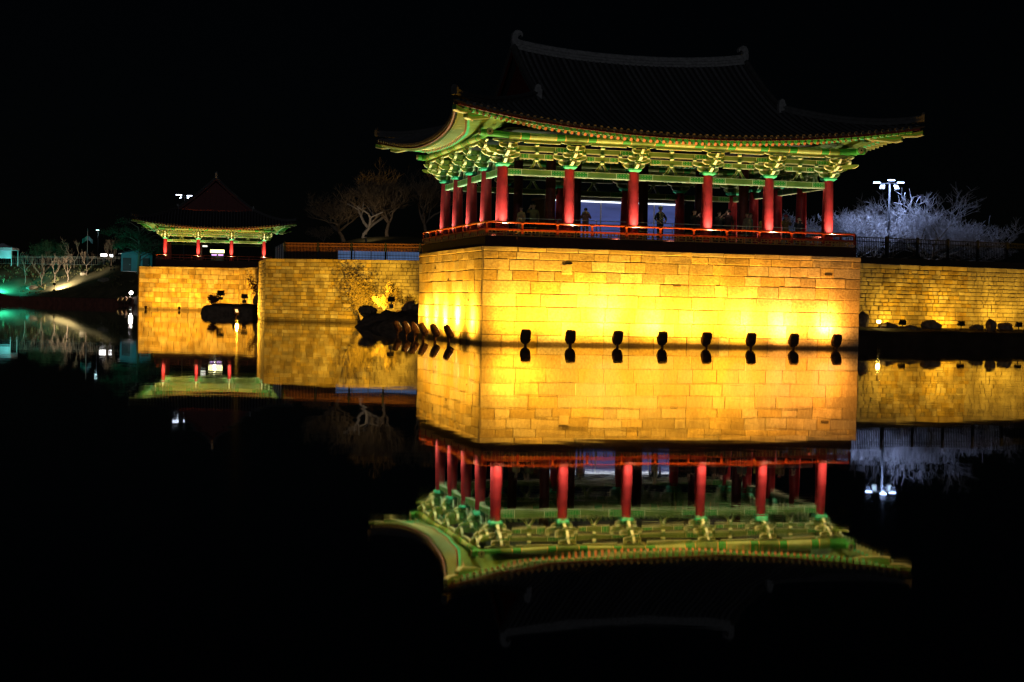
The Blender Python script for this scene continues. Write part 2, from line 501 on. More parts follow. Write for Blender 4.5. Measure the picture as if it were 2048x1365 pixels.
# main podium: nine courses of big granite blocks
pod = thing('stone_podium', 'tall golden-lit granite podium standing in the water under the large pavilion', 'podium', (P1[0], P1[1], 0), A)
mb = MB(); mb.box(0.05, PL - 0.03, 0.05, PW, -1, PH - 0.02)
mb.build('core', M['mortar'], pod)
H9 = [0.46, 0.67, 0.71, 0.64, 0.60, 0.50, 0.525, 0.365]
r9 = random.Random(5)
def podium_face(length, side, seed):
    r = random.Random(seed)
    rows = []
    z = -0.35
    hs = [0.35 + H9[0]] + H9[1:]
    for k, h in enumerate(hs):
        lo, hi = ((0.9, 2.4) if k in (1, 3, 4) else (0.7, 1.75))
        rows += [(x, z, w, h) for (x, z_, w, h_) in courses(length, [h], lo, hi, r)]
        z += h
    x = 0
    while x < length - 0.01:
        w = r.uniform(1.2, 1.9)
        if length - (x + w) < 0.9: w = length - x
        rows.append((x, -1, w, 0.23)); x += w
    for (x, z, w, h) in rows:
        cop = z == -1
        g = 0.023 * r.uniform(0.4, 1.5)
        gv = 0.018 * r.uniform(0.3, 1.7)
        s = stone(w - gv, h - g, 0.2, 0.022, 0.016, r)
        dy = r.uniform(-0.012, 0.008) - (0.045 if cop else 0)
        zz = (PH - 0.23 if cop else z) + g / 2
        if side == 'front':
            o = s.build('stone', M['coping' if cop else 'granite'], pod, loc=(x + gv / 2 - (0.04 if x == 0 and cop else 0), dy, zz))
        else:
            o = s.build('stone', M['coping' if cop else 'granite'], pod, loc=(dy, length + 0.21 - x - gv / 2, zz))
            o.rotation_euler = (0, 0, R(-90))
podium_face(PL, 'front', 51)
podium_face(PW - 0.21, 'left', 52)
# dark put-log slots and one proud block
for (x, z, w, h) in ((3.95, 3.96, 0.5, 0.07), (17.95, 3.72, 0.42, 0.10), (9.7, 2.98, 0.42, 0.07)):
    mb = MB(); mb.box(x, x + w, -0.02, 0.1, z, z + h); mb.build('drain_slot', M['mortar'], pod)
for (y, z) in ((10.2, 3.75), (7.1, 3.1), (2.6, 2.05), (9.6, 1.5)):
    mb = MB(); mb.box(-0.022, 0.1, y, y + 0.22, z, z + 0.10); mb.build('drain_slot', M['mortar'], pod)
sb = stone(0.52, 0.5, 0.16, 0.04, 0.02, r9); sb.build('proud_stone', M['granite'], pod, loc=(3.93, -0.075, 3.44))


# ------------------------------------------------------------------ pavilions
M['pale'] = mat('pale_sage_paint', (0.31, 0.40, 0.14), 0.6, 0.2, 4)
PAINT = [M['olive'], M['green'], M['cream'], M['turq'], M['ochre'], M['red'], M['pink'], M['dark'], M['soffit'], M['reddark'], M['pale']]
OLV, GRN, CRM, TRQ, OCH, RED, PNK, DRK, SOF, RDK, PAL = range(11)

def arm_profile(L_, h):
    """bracket arm: flat top, belly curving up to both ends"""
    pr = [(L_, h), (-L_, h), (-L_, h * 0.62), (-L_ * 0.93, h * 0.36), (-L_ * 0.8, h * 0.14), (-L_ * 0.62, 0), (L_ * 0.62, 0), (L_ * 0.8, h * 0.14), (L_ * 0.93, h * 0.36), (L_, h * 0.62)]
    return pr

def cross_arm(L_, h, t):
    mb = MB(); mb.prism(arm_profile(L_, h), -t / 2, t / 2, OLV, 0.026, CRM); return mb

def nose_arm(y_out, y_in, h, t, up):
    """projecting arm, along y, with a pale curled beak at its outer end"""
    mb = MB()
    pr = [(y_in, h), (-y_out, h), (-y_out - 0.02, h * 0.75 + up), (-y_out + 0.05, h * 0.45), (-y_out + 0.16, h * 0.1), (-y_out + 0.3, 0), (y_in, 0)]
    pr = pr[::-1]
    # extrude along x
    k = len(pr)
    for sx, fl in ((-t / 2, False), (t / 2, True)):
        q = [(sx, p[0], p[1]) for p in pr]
        mb.poly(q[::-1] if fl else q, OLV)
    for i in range(k):
        a, c = pr[i], pr[(i + 1) % k]
        outer = min(a[0], c[0]) < -y_out + 0.2
        mb.poly([(-t / 2, a[0], a[1]), (t / 2, a[0], a[1]), (t / 2, c[0], c[1]), (-t / 2, c[0], c[1])], CRM if outer else OLV)
    return mb

def bearing(w=0.2, h=0.12):
    mb = MB()
    mb.frustum(0, 0, 0, h * 0.45, w * 0.34, w * 0.34, w * 0.5, w * 0.5, CRM)
    mb.box(-w / 2, w / 2, -w / 2, w / 2, h * 0.45, h, OLV)
    mb.box(-w * 0.36, w * 0.36, -w / 2 - 0.004, -w / 2, h * 0.52, h * 0.92, GRN)
    return mb

def bracket_pieces():
    """(name, mesh builder, offset) of one bracket set; outward is -y, origin at the column top"""
    P = []
    P.append(('bracket_arm', cross_arm(0.56, 0.23, 0.15), (0, 0, 0.17)))
    P.append(('bracket_arm', nose_arm(0.62, 0.5, 0.22, 0.15, 0.0), (0, 0, 0.172)))
    for x in (-0.46, 0.46):
        P.append(('bearing_block', bearing(), (x, 0, 0.40)))
    P.append(('bearing_block', bearing(), (0, -0.5, 0.40)))
    P.append(('bracket_arm', cross_arm(0.86, 0.25, 0.17), (0, 0, 0.43)))
    P.append(('bracket_arm', nose_arm(1.08, 0.5, 0.22, 0.15, 0.0), (0, 0, 0.52)))
    P.append(('bracket_arm', cross_arm(0.50, 0.19, 0.13), (0, -0.5, 0.525)))
    for x in (-0.74, 0.74):
        P.append(('bearing_block', bearing(), (x, 0, 0.68)))
    for x in (-0.4, 0.4):
        P.append(('bearing_block', bearing(0.17, 0.1), (x, -0.5, 0.715)))
    P.append(('bearing_block', bearing(0.18, 0.1), (0, -1.0, 0.74)))
    P.append(('bracket_arm', cross_arm(0.46, 0.19, 0.13), (0, -1.0, 0.845)))
    for x in (-0.36, 0.36):
        P.append(('bearing_block', bearing(0.16, 0.09), (x, -1.0, 1.035)))
    P.append(('bracket_arm', cross_arm(0.78, 0.12, 0.12), (0, -1.0, 1.12)))
    P.append(('bracket_arm', nose_arm(1.3, 0.5, 0.2, 0.13, 0.06), (0, 0, 0.82)))
    return P

def capital():
    mb = MB()
    mb.frustum(0, 0, 0, 0.09, 0.22, 0.22, 0.32, 0.32, TRQ)
    mb.box(-0.32, 0.32, -0.32, 0.32, 0.09, 0.17, TRQ)
    return mb

def painted_beam(length, h, t, pattern=True):
    """timber along x with painted end panels, divider bands and a pale lower edge"""
    mb = MB()
    if pattern:
        e, d = min(0.62, length * 0.2), 0.035
        cuts = [(0, 0.09, OLV), (0.09, 0.09 + e, GRN), (0.09 + e, 0.09 + e + d, CRM), (0.09 + e + d, length - 0.09 - e - d, OLV),
                (length - 0.09 - e - d, length - 0.09 - e, CRM), (length - 0.09 - e, length - 0.09, GRN), (length - 0.09, length, OLV)]
    else:
        cuts = [(0, length, OLV)]
    lo = 0.05
    for (x0, x1, mi) in cuts:
        for y in (-t / 2, t / 2):
            q = [(x0, y, lo), (x1, y, lo), (x1, y, h - 0.018), (x0, y, h - 0.018)]
            mb.poly(q if y < 0 else q[::-1], mi)
    for y in (-t / 2, t / 2):
        for z0, z1 in ((0, lo), (h - 0.018, h)):
            q = [(0, y, z0), (length, y, z0), (length, y, z1), (0, y, z1)]
            mb.poly(q if y < 0 else q[::-1], CRM)
    mb.poly([(0, -t / 2, h), (length, -t / 2, h), (length, t / 2, h), (0, t / 2, h)], DRK)
    mb.poly([(0, t / 2, 0), (length, t / 2, 0), (length, -t / 2, 0), (0, -t / 2, 0)], CRM)
    mb.poly([(0, t / 2, 0), (0, -t / 2, 0), (0, -t / 2, h), (0, t / 2, h)], OLV)
    mb.poly([(length, -t / 2, 0), (length, t / 2, 0), (length, t / 2, h), (length, -t / 2, h)], OLV)
    if pattern:   # small painted dots on the green panels, a hair proud of the timber
        for (x0, x1, mi) in cuts:
            if mi == GRN:
                n = max(2, int((x1 - x0) / 0.13))
                for i in range(n):
                    for zz in (lo + 0.05, h - 0.075):
                        xx = x0 + (i + 0.5) * (x1 - x0) / n
                        q = 0.017
                        for y in (-t / 2 - 0.003, t / 2 + 0.003):
                            p = [(xx - q, y, zz - q), (xx + q, y, zz - q), (xx + q, y, zz + q), (xx - q, y, zz + q)]
                            mb.poly(p if y < 0 else p[::-1], CRM)
    return mb

def v_strut():
    mb = MB()
    for s in (-1, 1):
        pr = [(0.03, 0.36), (0.03, 0.48), (0.09, 0.48), (0.17, 0.30), (0.36, 0.06), (0.42, 0.0), (0.24, 0.0), (0.1, 0.22)]
        pr = [(s * x, z) for x, z in pr]
        if s > 0: pr = pr[::-1]
        mb.prism(pr, -0.06, 0.06, OLV, 0.02, CRM)
    return mb

def pavilion(root, xs, ys, Z, ov, lay, fine=True, spacing=0.34):
    """Z: floor, coltop, eave; ov: (mid, corner) half sizes; ridge runs along local x"""
    CX, CY = (xs[0] + xs[-1]) / 2, (ys[0] + ys[-1]) / 2
    hx, hy = (xs[-1] - xs[0]) / 2, (ys[-1] - ys[0]) / 2
    ZF, ZT, ZE, LIFT, RISE_A, RISE_B = Z
    NmF, NcF, NmS, NcS, GX, NG = ov          # front mid / corner, side mid / corner, gable half x, descending-ridge end n
    sides = {'f': (NcS, NmF, NcF, hx, hy), 'r': (NcF, NmS, NcS, hy, hx), 'b': (NcS, NmF, NcF, hx, hy), 'l': (NcF, NmS, NcS, hy, hx)}
    def P(side, s, n, z):
        if side == 'f': return Vector((CX + s, CY - n, z))
        if side == 'b': return Vector((CX - s, CY + n, z))
        if side == 'r': return Vector((CX + n, CY + s, z))
        return Vector((CX - n, CY - s, z))
    def ne(side, s):
        Ls, Nm, Nc, _, _ = sides[side]; return Nm + (Nc - Nm) * abs(s / Ls) ** 3
    def ze(side, s):
        Ls = sides[side][0]; return ZE + LIFT * (s / Ls) ** 2
    def zr(side, s, n):
        Ls, Nm, Nc, _, _ = sides[side]
        d = ne(side, s) - n
        z = ZE + 0.2 + LIFT * (s / Ls) ** 2 * max(0, 1 - d / NmF) + RISE_A * d + RISE_B * d * d
        if side in 'fb': z += 0.3 * (s / GX) ** 2 * max(0, min(1.2, d / NmF)) ** 3
        return z
    # columns
    mb = MB(); mb.tube([(0, 0, 0), (0, 0, (ZT - ZF) * 0.4), (0, 0, ZT - ZF)], [0.30, 0.295, 0.25], 20, cap=False)
    col_me = mb.mesh('column', [M['red']], True)
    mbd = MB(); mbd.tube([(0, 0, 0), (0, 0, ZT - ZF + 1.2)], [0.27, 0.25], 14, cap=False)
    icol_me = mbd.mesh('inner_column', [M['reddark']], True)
    colpos = [(x, ys[0]) for x in xs] + [(x, ys[-1]) for x in xs] + [(xs[0], y) for y in ys[1:-1]] + [(xs[-1], y) for y in ys[1:-1]]
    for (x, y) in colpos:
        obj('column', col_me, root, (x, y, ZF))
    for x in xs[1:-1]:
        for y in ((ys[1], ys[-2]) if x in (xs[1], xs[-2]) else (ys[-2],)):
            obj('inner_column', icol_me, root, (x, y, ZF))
    # bracket sets
    cap_me = capital().mesh('bracket', PAINT)
    pieces = bracket_pieces()
    cache = [(n, m_.mesh(n, PAINT), o) for n, m_, o in pieces] if fine else None
    if not fine:
        jm = capital()
        for n, m_, o in pieces: jm.add(m_, Matrix.Translation(o))
        cap_me = jm.mesh('bracket', PAINT)
    spots_ = [(x, ys[0], 0) for x in xs] + [(x, ys[-1], math.pi) for x in xs] + [(xs[0], y, -math.pi / 2) for y in ys[1:-1]] + [(xs[-1], y, math.pi / 2) for y in ys[1:-1]]
    # corner columns get a second, sideways set of arms
    for x, y, rz in spots_:
        br = obj('bracket', cap_me, root, (x, y, ZT), rz)
        if fine:
            for n, me, o in cache: obj(n, me, br, o)
    for x in (xs[0], xs[-1]):
        for y in (ys[0], ys[-1]):
            rz = -math.pi / 2 if x == xs[0] else math.pi / 2
            br = obj('corner_bracket', cap_me if not fine else MB_small(), root, (x, y, ZT + 0.004), rz)
            br.scale = (0.985, 0.985, 1)
            if fine:
                for n, me, o in cache[1:]: obj(n, me, br, (o[0], o[1], o[2] + 0.003))
            # diagonal beak
            dg = nose_arm(1.55, 0.4, 0.2, 0.16, 0.0)
            rz2 = math.atan2(y - CY, x - CX)
            sgx, sgy = (1 if x > CX else -1), (1 if y > CY else -1)
            dgo = dg.build('corner_arm', PAINT, br if False else root, loc=(x, y, ZT + 0.62))
            dgo.rotation_euler = (0, 0, math.atan2(sgy, sgx) + math.pi / 2)
    # beams, struts and purlins per bay
    bays = []
    for side, pos in (('f', xs), ('b', xs), ('l', ys), ('r', ys)):
        for i in range(len(pos) - 1):
            bays.append((side, pos[i], pos[i + 1]))
    memo = {}
    def cached(key, fn):
        if key not in memo: memo[key] = fn().mesh(key[0], PAINT)
        return memo[key]
    for side, a, c in bays:
        ln = c - a
        if side == 'f': o, rz = (a, ys[0]), 0
        elif side == 'b': o, rz = (c, ys[-1]), math.pi
        elif side == 'l': o, rz = (xs[0], c), -math.pi / 2
        else: o, rz = (xs[-1], a), math.pi / 2
        def at_(u, v, z):   # along the bay, outwards
            return (o[0] + u * math.cos(rz) + v * math.sin(rz), o[1] + u * math.sin(rz) - v * math.cos(rz), z)
        k = round(ln, 2)
        obj('head_beam', cached(('head_beam', k), lambda: painted_beam(ln - 0.5, 0.31, 0.2)), root, at_(0.25, 0, ZT - 0.40), rz)
        obj('wall_beam', cached(('wall_beam', k), lambda: painted_beam(ln - 1.7, 0.27, 0.16)), root, at_(0.85, 0, ZT + 0.405), rz)
        obj('upper_beam', cached(('upper_beam', k), lambda: painted_beam(ln - 0.02, 0.27, 0.16)), root, at_(0.01, 0, ZT + 0.775), rz)
        obj('eave_beam', cached(('eave_beam', k), lambda: painted_beam(ln - 1.56, 0.15, 0.12, False)), root, at_(0.78, 1.0, ZT + 1.09), rz)
        st = obj('strut', cached(('strut',), v_strut), root, at_(ln / 2, 0, ZT - 0.09), rz)
        bm = cached(('bearing_block',), bearing)
        if fine:
            obj('bearing_block', bm, st, (0, -0.005, 0.395))
            obj('bearing_block', bm, st, (0, -0.07, 0.765)); obj('bearing_block', bm, st, (0, -0.07, 1.12))
        def pur():
            m_ = MB()
            seg = [0, 0.3, 0.34, ln - 0.34, ln - 0.3, ln]
            cut = [0, ln * 0.16, ln * 0.16 + 0.05, ln * 0.3, ln * 0.3 + 0.05, ln * 0.7 - 0.05, ln * 0.7, ln * 0.84 - 0.05, ln * 0.84, ln]
            mi = [OLV, OCH, GRN, OCH, PAL, OCH, GRN, OCH, OLV]
            m_.tube([(u, 0, 0) for u in cut], 0.16, 12, mi)
            return m_
        obj('purlin', cached(('purlin', k), pur), root, at_(0, 1.05, ZT + 1.41), rz)
    # purlin corner ends with round rosettes
    for sx in (-1, 1):
        for sy in (-1, 1):
            x = xs[0] if sx < 0 else xs[-1]; y = ys[0] if sy < 0 else ys[-1]
            m_ = MB()
            z = ZT + 1.41
            m_.tube([(x, y + sy * 1.05, z), (x + sx * 1.42, y + sy * 1.05, z + 0.1)], 0.16, 12, GRN, capmi=CRM)
            m_.tube([(x + sx * 1.05, y, z), (x + sx * 1.05, y + sy * 1.42, z + 0.1)], 0.158, 12, GRN, capmi=CRM)
            cp = m_.build('purlin_end', PAINT, root)
            for (q, ax) in (((x + sx * 1.05, y + sy * 1.43, z + 0.1), 'y'), ((x + sx * 1.43, y + sy * 1.05, z + 0.1), 'x')):
                d_ = MB()
                s_ = sy if ax == 'y' else sx
                v = Vector((0, s_, 0)) if ax == 'y' else Vector((s_, 0, 0))
                qv = Vector(q)
                d_.tube([qv, qv + v * 0.03], 0.175, 14, DRK)
                d_.tube([qv + v * 0.03, qv + v * 0.045], 0.15, 14, CRM)
                d_.tube([qv + v * 0.045, qv + v * 0.055], 0.12, 10, DRK)
                for kk in range(8):
                    an = kk * math.pi / 4
                    off = Vector((math.cos(an) * 0.08, 0, math.sin(an) * 0.08)) if ax == 'y' else Vector((0, math.cos(an) * 0.08, math.sin(an) * 0.08))
                    d_.tube([qv + v * 0.055 + off, qv + v * 0.065 + off], 0.024, 6, CRM)
                d_.build('rosette', PAINT, cp)
    # rafters, eave boards, soffit, tiles
    rows_all = {}
    low_r, low_f, low_t = MB(), MB(), MB()
    for side in 'flbr':
        Ls, Nm, Nc, sc, nc = sides[side]
        fs = sc - 1.4; fn = nc - 1.4
        cnt = int((Ls - 0.3) / spacing)
        ss = [i * spacing for i in range(-cnt, cnt + 1)]
        for s in ss:
            e = P(side, s, ne(side, s) - 0.14, ze(side, s) - 0.075)
            if abs(s) <= fs: tgt = P(side, s, fn, 0)
            else: tgt = P(side, math.copysign(fs, s), fn, 0)
            dv = Vector((tgt.x - e.x, tgt.y - e.y, 0)); dist = dv.length; dv.normalize()
            root_f = e + dv * 1.2; root_f.z = e.z + 0.14
            back = 0.80
            e2 = e + dv * back; e2.z = ze(side, s) - 0.125
            rd = min(dist - back - 0.25, 2.4 if abs(s) <= fs else 9)
            root_r = e2 + dv * rd; root_r.z = ZE - 0.11 + 0.40 * min(rd, 2.4)
            for kind, mb_ in (('rafter', low_r), ('flying_rafter', low_f)):
                m_ = MB()
                if kind == 'rafter':
                    m_.tube([e2, e2 + (root_r - e2) * (0.16 / rd), root_r], 0.085, 8, [TRQ, OLV], capmi=PNK)
                else:
                    m_.beam(e, root_f, 0.115, 0.125, PAL if side in 'lr' else GRN, capmi=OLV)  # side rafters get paler paint in place of lamplight on them
                    t_ = (root_f - e).normalized(); a_ = t_.cross(Vector((0, 0, 1))).normalized()
                    u_ = a_.cross(t_)
                    c0 = e - t_ * 0.004
                    for z_ in (-0.052, 0.052):
                        m_.poly([tuple(c0 - a_ * 0.055 + u_ * (z_ - 0.009)), tuple(c0 + a_ * 0.055 + u_ * (z_ - 0.009)), tuple(c0 + a_ * 0.055 + u_ * (z_ + 0.009)), tuple(c0 - a_ * 0.055 + u_ * (z_ + 0.009))], CRM)
                    m_.poly([tuple(e - a_ * 0.05 - u_ * 0.0655), tuple(e + a_ * 0.05 - u_ * 0.0655), tuple(root_f + a_ * 0.05 - u_ * 0.0655), tuple(root_f - a_ * 0.05 - u_ * 0.0655)][::-1], CRM)
                if fine: m_.build(kind, PAINT, root, smooth=False)
                else: mb_.add(m_)
        # boards above the two rafter rows, following the eave curve
        n_ = 40
        sv = [-Ls + 0.2 + (2 * Ls - 0.4) * i / n_ for i in range(n_ + 1)]
        m_ = MB(); m_.strip([P(side, s, ne(side, s) - 0.98, ze(side, s) - 0.03) for s in [-Ls + 1.1 + (2 * Ls - 2.2) * i / n_ for i in range(n_ + 1)]], 0.13, 0, 0.075, CRM if side in 'fb' else PNK)
        m_.build('rafter_board', PAINT, root)
        m_ = MB(); m_.strip([P(side, s, ne(side, s) - 0.10, ze(side, s) - 0.008) for s in sv], 0.16, 0, 0.10, RDK)
        m_.build('eave_board', PAINT, root)
        m_ = MB()
        grid = []
        for i in range(n_ + 1):
            s = -Ls + 2 * Ls * i / n_
            sin_ = max(-(sc - 0.5), min(sc - 0.5, s))
            n0 = ne(side, s)
            r0 = [P(side, s * 0.996, n0 - 0.06, ze(side, s) - 0.004), P(side, s * (1 - 0.9 / Ls * abs(s / Ls)), n0 - 1.0, ze(side, s) + 0.05),
                  P(side, sin_ + (s - sin_) * 0.35, nc + 0.5, ZE + 0.66 + LIFT * 0.3 * (s / Ls) ** 2), P(side, sin_, nc - 0.6, ZE + 1.02)]
            b0 = len(m_.v); m_.v += [tuple(p) for p in r0]
            if i:
                for k in range(3):
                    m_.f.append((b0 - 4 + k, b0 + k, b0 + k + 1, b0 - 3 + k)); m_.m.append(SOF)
        m_.build('soffit', PAINT, root)
        # tiled slope and its rows of cover tiles
        gl, gn = (GX, NG) if side in 'fb' else (NG, GX)
        def ntop(s):
            a_ = abs(s)
            if a_ <= gl: return 0.0 if side in 'fb' else GX - 0.1
            t = (a_ - gl) / (Ls - gl)
            return (NG if side in 'fb' else GX) + t * (Nc - (NG if side in 'fb' else GX)) + 0.02
        K = 8
        cntt = int((Ls - 0.05) / spacing)
        st_ = sorted(set([-Ls + 0.01, Ls - 0.01, -gl - 0.001, gl + 0.001, -gl, gl] + [(i + 0.5) * spacing for i in range(-cntt - 1, cntt + 1) if abs((i + 0.5) * spacing) < Ls - 0.06]))
        slab = MB()
        for i, s in enumerate(st_):
            n0, n1 = ne(side, s), ntop(s)
            n1 = min(n1, n0 - 0.02)
            for k in range(K + 1):
                n = n0 + (n1 - n0) * k / K
                slab.v.append(tuple(P(side, s, n, zr(side, s, n) - 0.03)))
            slab.v.append(tuple(P(side, s, n0 - 0.01, ze(side, s) + 0.09)))
            if i:
                b0 = i * (K + 2); a0 = b0 - (K + 2)
                for k in range(K):
                    slab.f.append((a0 + k, b0 + k, b0 + k + 1, a0 + k + 1)); slab.m.append(0)
                slab.f.append((a0 + K + 1, b0 + K + 1, b0, a0)); slab.m.append(0)
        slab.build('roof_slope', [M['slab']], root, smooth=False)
        for s in st_:
            if abs(abs(s) - gl) < 0.002 or abs(s) > Ls - 0.05: continue
            n0, n1 = ne(side, s), ntop(s)
            if n0 - n1 < 0.25: continue
            m_ = MB()
            m_.tube([P(side, s, n0 + (n1 - n0) * k / K + (0.02 if k == 0 else 0), zr(side, s, n0 + (n1 - n0) * k / K) - 0.02) for k in range(K + 1)], 0.085, 4, 0, half=True)
            p0 = P(side, s, n0 + 0.025, zr(side, s, n0) - 0.03); p1 = P(side, s, n0 - 0.02, zr(side, s, n0) - 0.03)
            m_.tube([p0, p1], 0.092, 8, 0)
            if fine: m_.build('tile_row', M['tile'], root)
            else: low_t.add(m_)
    if not fine:
        for m_, nm, mm in ((low_r, 'rafters', PAINT), (low_f, 'flying_rafters', PAINT), (low_t, 'tile_rows', M['tile'])):
            tag(m_.build(nm, mm, root), kind='stuff')
    # hip rafters at the corners
    for sx in (-1, 1):
        for sy in (-1, 1):
            sd, s = ('f', sx * NcS) if sy < 0 else ('b', -sx * NcS)
            tip = P(sd, s, NcF, ze(sd, s) - 0.05)
            ins = Vector((CX + sx * (hx - 1.2), CY + sy * (hy - 1.2), ZE + 0.75))
            dv = Vector((ins.x - tip.x, ins.y - tip.y, 0)).normalized()
            for (back, w, h, dz, nm) in ((1.15, 0.24, 0.34, -0.30, 'hip_rafter'), (0.08, 0.22, 0.2, -0.12, 'upper_hip_rafter')):
                m_ = MB()
                st0 = tip + dv * back; st0.z = tip.z + dz
                ln = 2.0 if nm == 'upper_hip_rafter' else 3.4
                pth = [st0, st0 + dv * 0.35 + Vector((0, 0, -0.07)), st0 + dv * (ln * 0.5) + Vector((0, 0, -0.06 if ln < 3 else 0.12)), st0 + dv * ln + Vector((0, 0, 0.05 if ln < 3 else 0.5))]
                m_.strip(pth, w, -h / 2, h / 2, OLV)
                m_.strip([p + Vector((0, 0, -h / 2)) for p in pth], w * 1.06, -0.03, 0.012, CRM)
                m_.strip([p + Vector((0, 0, 0)) for p in pth], w * 1.03, -h * 0.1, h * 0.1, GRN)
                m_.build(nm, PAINT, root)
    # ridges
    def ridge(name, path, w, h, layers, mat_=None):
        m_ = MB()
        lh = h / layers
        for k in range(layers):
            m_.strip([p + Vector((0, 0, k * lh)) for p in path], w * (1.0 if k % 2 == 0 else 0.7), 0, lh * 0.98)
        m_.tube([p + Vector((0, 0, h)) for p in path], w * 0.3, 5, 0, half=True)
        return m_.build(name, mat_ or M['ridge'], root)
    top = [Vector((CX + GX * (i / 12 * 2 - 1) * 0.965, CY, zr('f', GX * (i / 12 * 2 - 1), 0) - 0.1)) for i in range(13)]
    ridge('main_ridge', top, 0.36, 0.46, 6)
    def finial(x, sgn):
        pr = [(0.0, 0.0), (0.42, 0.0), (0.44, 0.3), (0.34, 0.5), (0.2, 0.58), (0.24, 0.72), (0.38, 0.78), (0.46, 0.68), (0.5, 0.8), (0.42, 0.96), (0.24, 1.04), (0.06, 1.0), (-0.06, 0.84), (-0.1, 0.5), (-0.06, 0.2)]
        pr = [(x + sgn * px, pz) for px, pz in pr]
        if sgn < 0: pr = pr[::-1]
        m_ = MB(); m_.prism([(px, pz + top[0].z - 0.02) for px, pz in pr], CY - 0.15, CY + 0.15, 0)
        fo = m_.build('ridge_finial', M['ridge'], root)
        return fo
    finial(CX - GX * 0.985, 1); finial(CX + GX * 0.985, -1)
    for sd in 'fb':
        for sg in (-1, 1):
            pth = [P(sd, sg * (GX - 0.12), n, zr(sd, sg * (GX - 0.12), n) - 0.06) for n in [0.15 + (NG - 0.15) * i / 8 for i in range(9)]]
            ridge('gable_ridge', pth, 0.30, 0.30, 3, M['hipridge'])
            e_ = pth[-1]
            m_ = MB(); m_.box(-0.2, 0.2, -0.13, 0.13, -0.05, 0.42); m_.prism([(-0.17, 0.42), (0.17, 0.42), (0.12, 0.62), (0, 0.7), (-0.12, 0.62)], -0.1, 0.1)
            oo = m_.build('ridge_end_tile', M['ridge'], root, loc=e_)
            Ls, Nm, Nc, _, _ = sides[sd]
            pth = []
            for i in range(10):
                t = i / 9
                s = sg * (GX + (Ls - GX) * t); n = NG + (Nc - NG) * t
                zz = max(zr(sd, s, min(n, ne(sd, s))), ZE + 0.2 + LIFT * t * t) - 0.04 + 0.22 * t ** 5
                pth.append(P(sd, s * 0.995, n * 0.995, zz))
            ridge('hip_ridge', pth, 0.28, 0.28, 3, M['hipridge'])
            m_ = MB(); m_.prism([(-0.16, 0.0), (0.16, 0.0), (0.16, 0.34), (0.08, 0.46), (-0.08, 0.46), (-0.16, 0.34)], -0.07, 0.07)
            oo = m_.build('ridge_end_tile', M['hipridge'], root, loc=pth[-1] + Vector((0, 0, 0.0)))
            oo.rotation_euler = (0, 0, math.atan2(pth[-1].y - pth[-2].y, pth[-1].x - pth[-2].x) + math.pi / 2)
    # gables: boards and barge boards
    for sg in (-1, 1):
        x = CX + sg * (GX - 0.45)
        zb = zr('f', GX, NG) - 0.3
        nb = 14
        for i in range(nb):
            y0 = -NG + 2 * NG * i / nb; y1 = y0 + 2 * NG / nb - 0.02
            zt = [max(zb + 0.05, zr('f', 0, abs(y)) - 0.14) for y in (y0, y1)]
            m_ = MB()
            for xx, fl in ((x - 0.03, True), (x + 0.03, False)):
                q = [(xx, CY + y0, zb), (xx, CY + y1, zb), (xx, CY + y1, zt[1]), (xx, CY + y0, zt[0])]
                m_.poly(q[::-1] if fl else q)
            m_.quad((x - 0.03, CY + y0, zb), (x + 0.03, CY + y0, zb), (x + 0.03, CY + y0, zt[0]), (x - 0.03, CY + y0, zt[0]))
            m_.build('gable_board', M['reddark'], root)
        for fb_ in (-1, 1):
            m_ = MB()
            m_.strip([Vector((x + sg * 0.38, CY + fb_ * n, zr('f', GX, n) - 0.36)) for n in [0.02 + (NG - 0.02) * i / 8 for i in range(9)]], 0.06, 0, 0.3)
            m_.build('barge_board', M['reddark'], root)
    # ceiling inside and floor
    m_ = MB(); m_.box(xs[0] + 0.3, xs[-1] - 0.3, ys[0] + 0.3, ys[-1] - 0.3, ZE + 0.35, ZE + 0.45)
    m_.build('ceiling', M['dark'], root)
    return dict(CX=CX, CY=CY)

_small = []
def MB_small():
    if not _small:
        m_ = MB(); m_.box(-0.2, 0.2, -0.2, 0.2, 0.16, 0.2, TRQ); _small.append(m_.mesh('corner_bracket', PAINT))
    return _small[0]

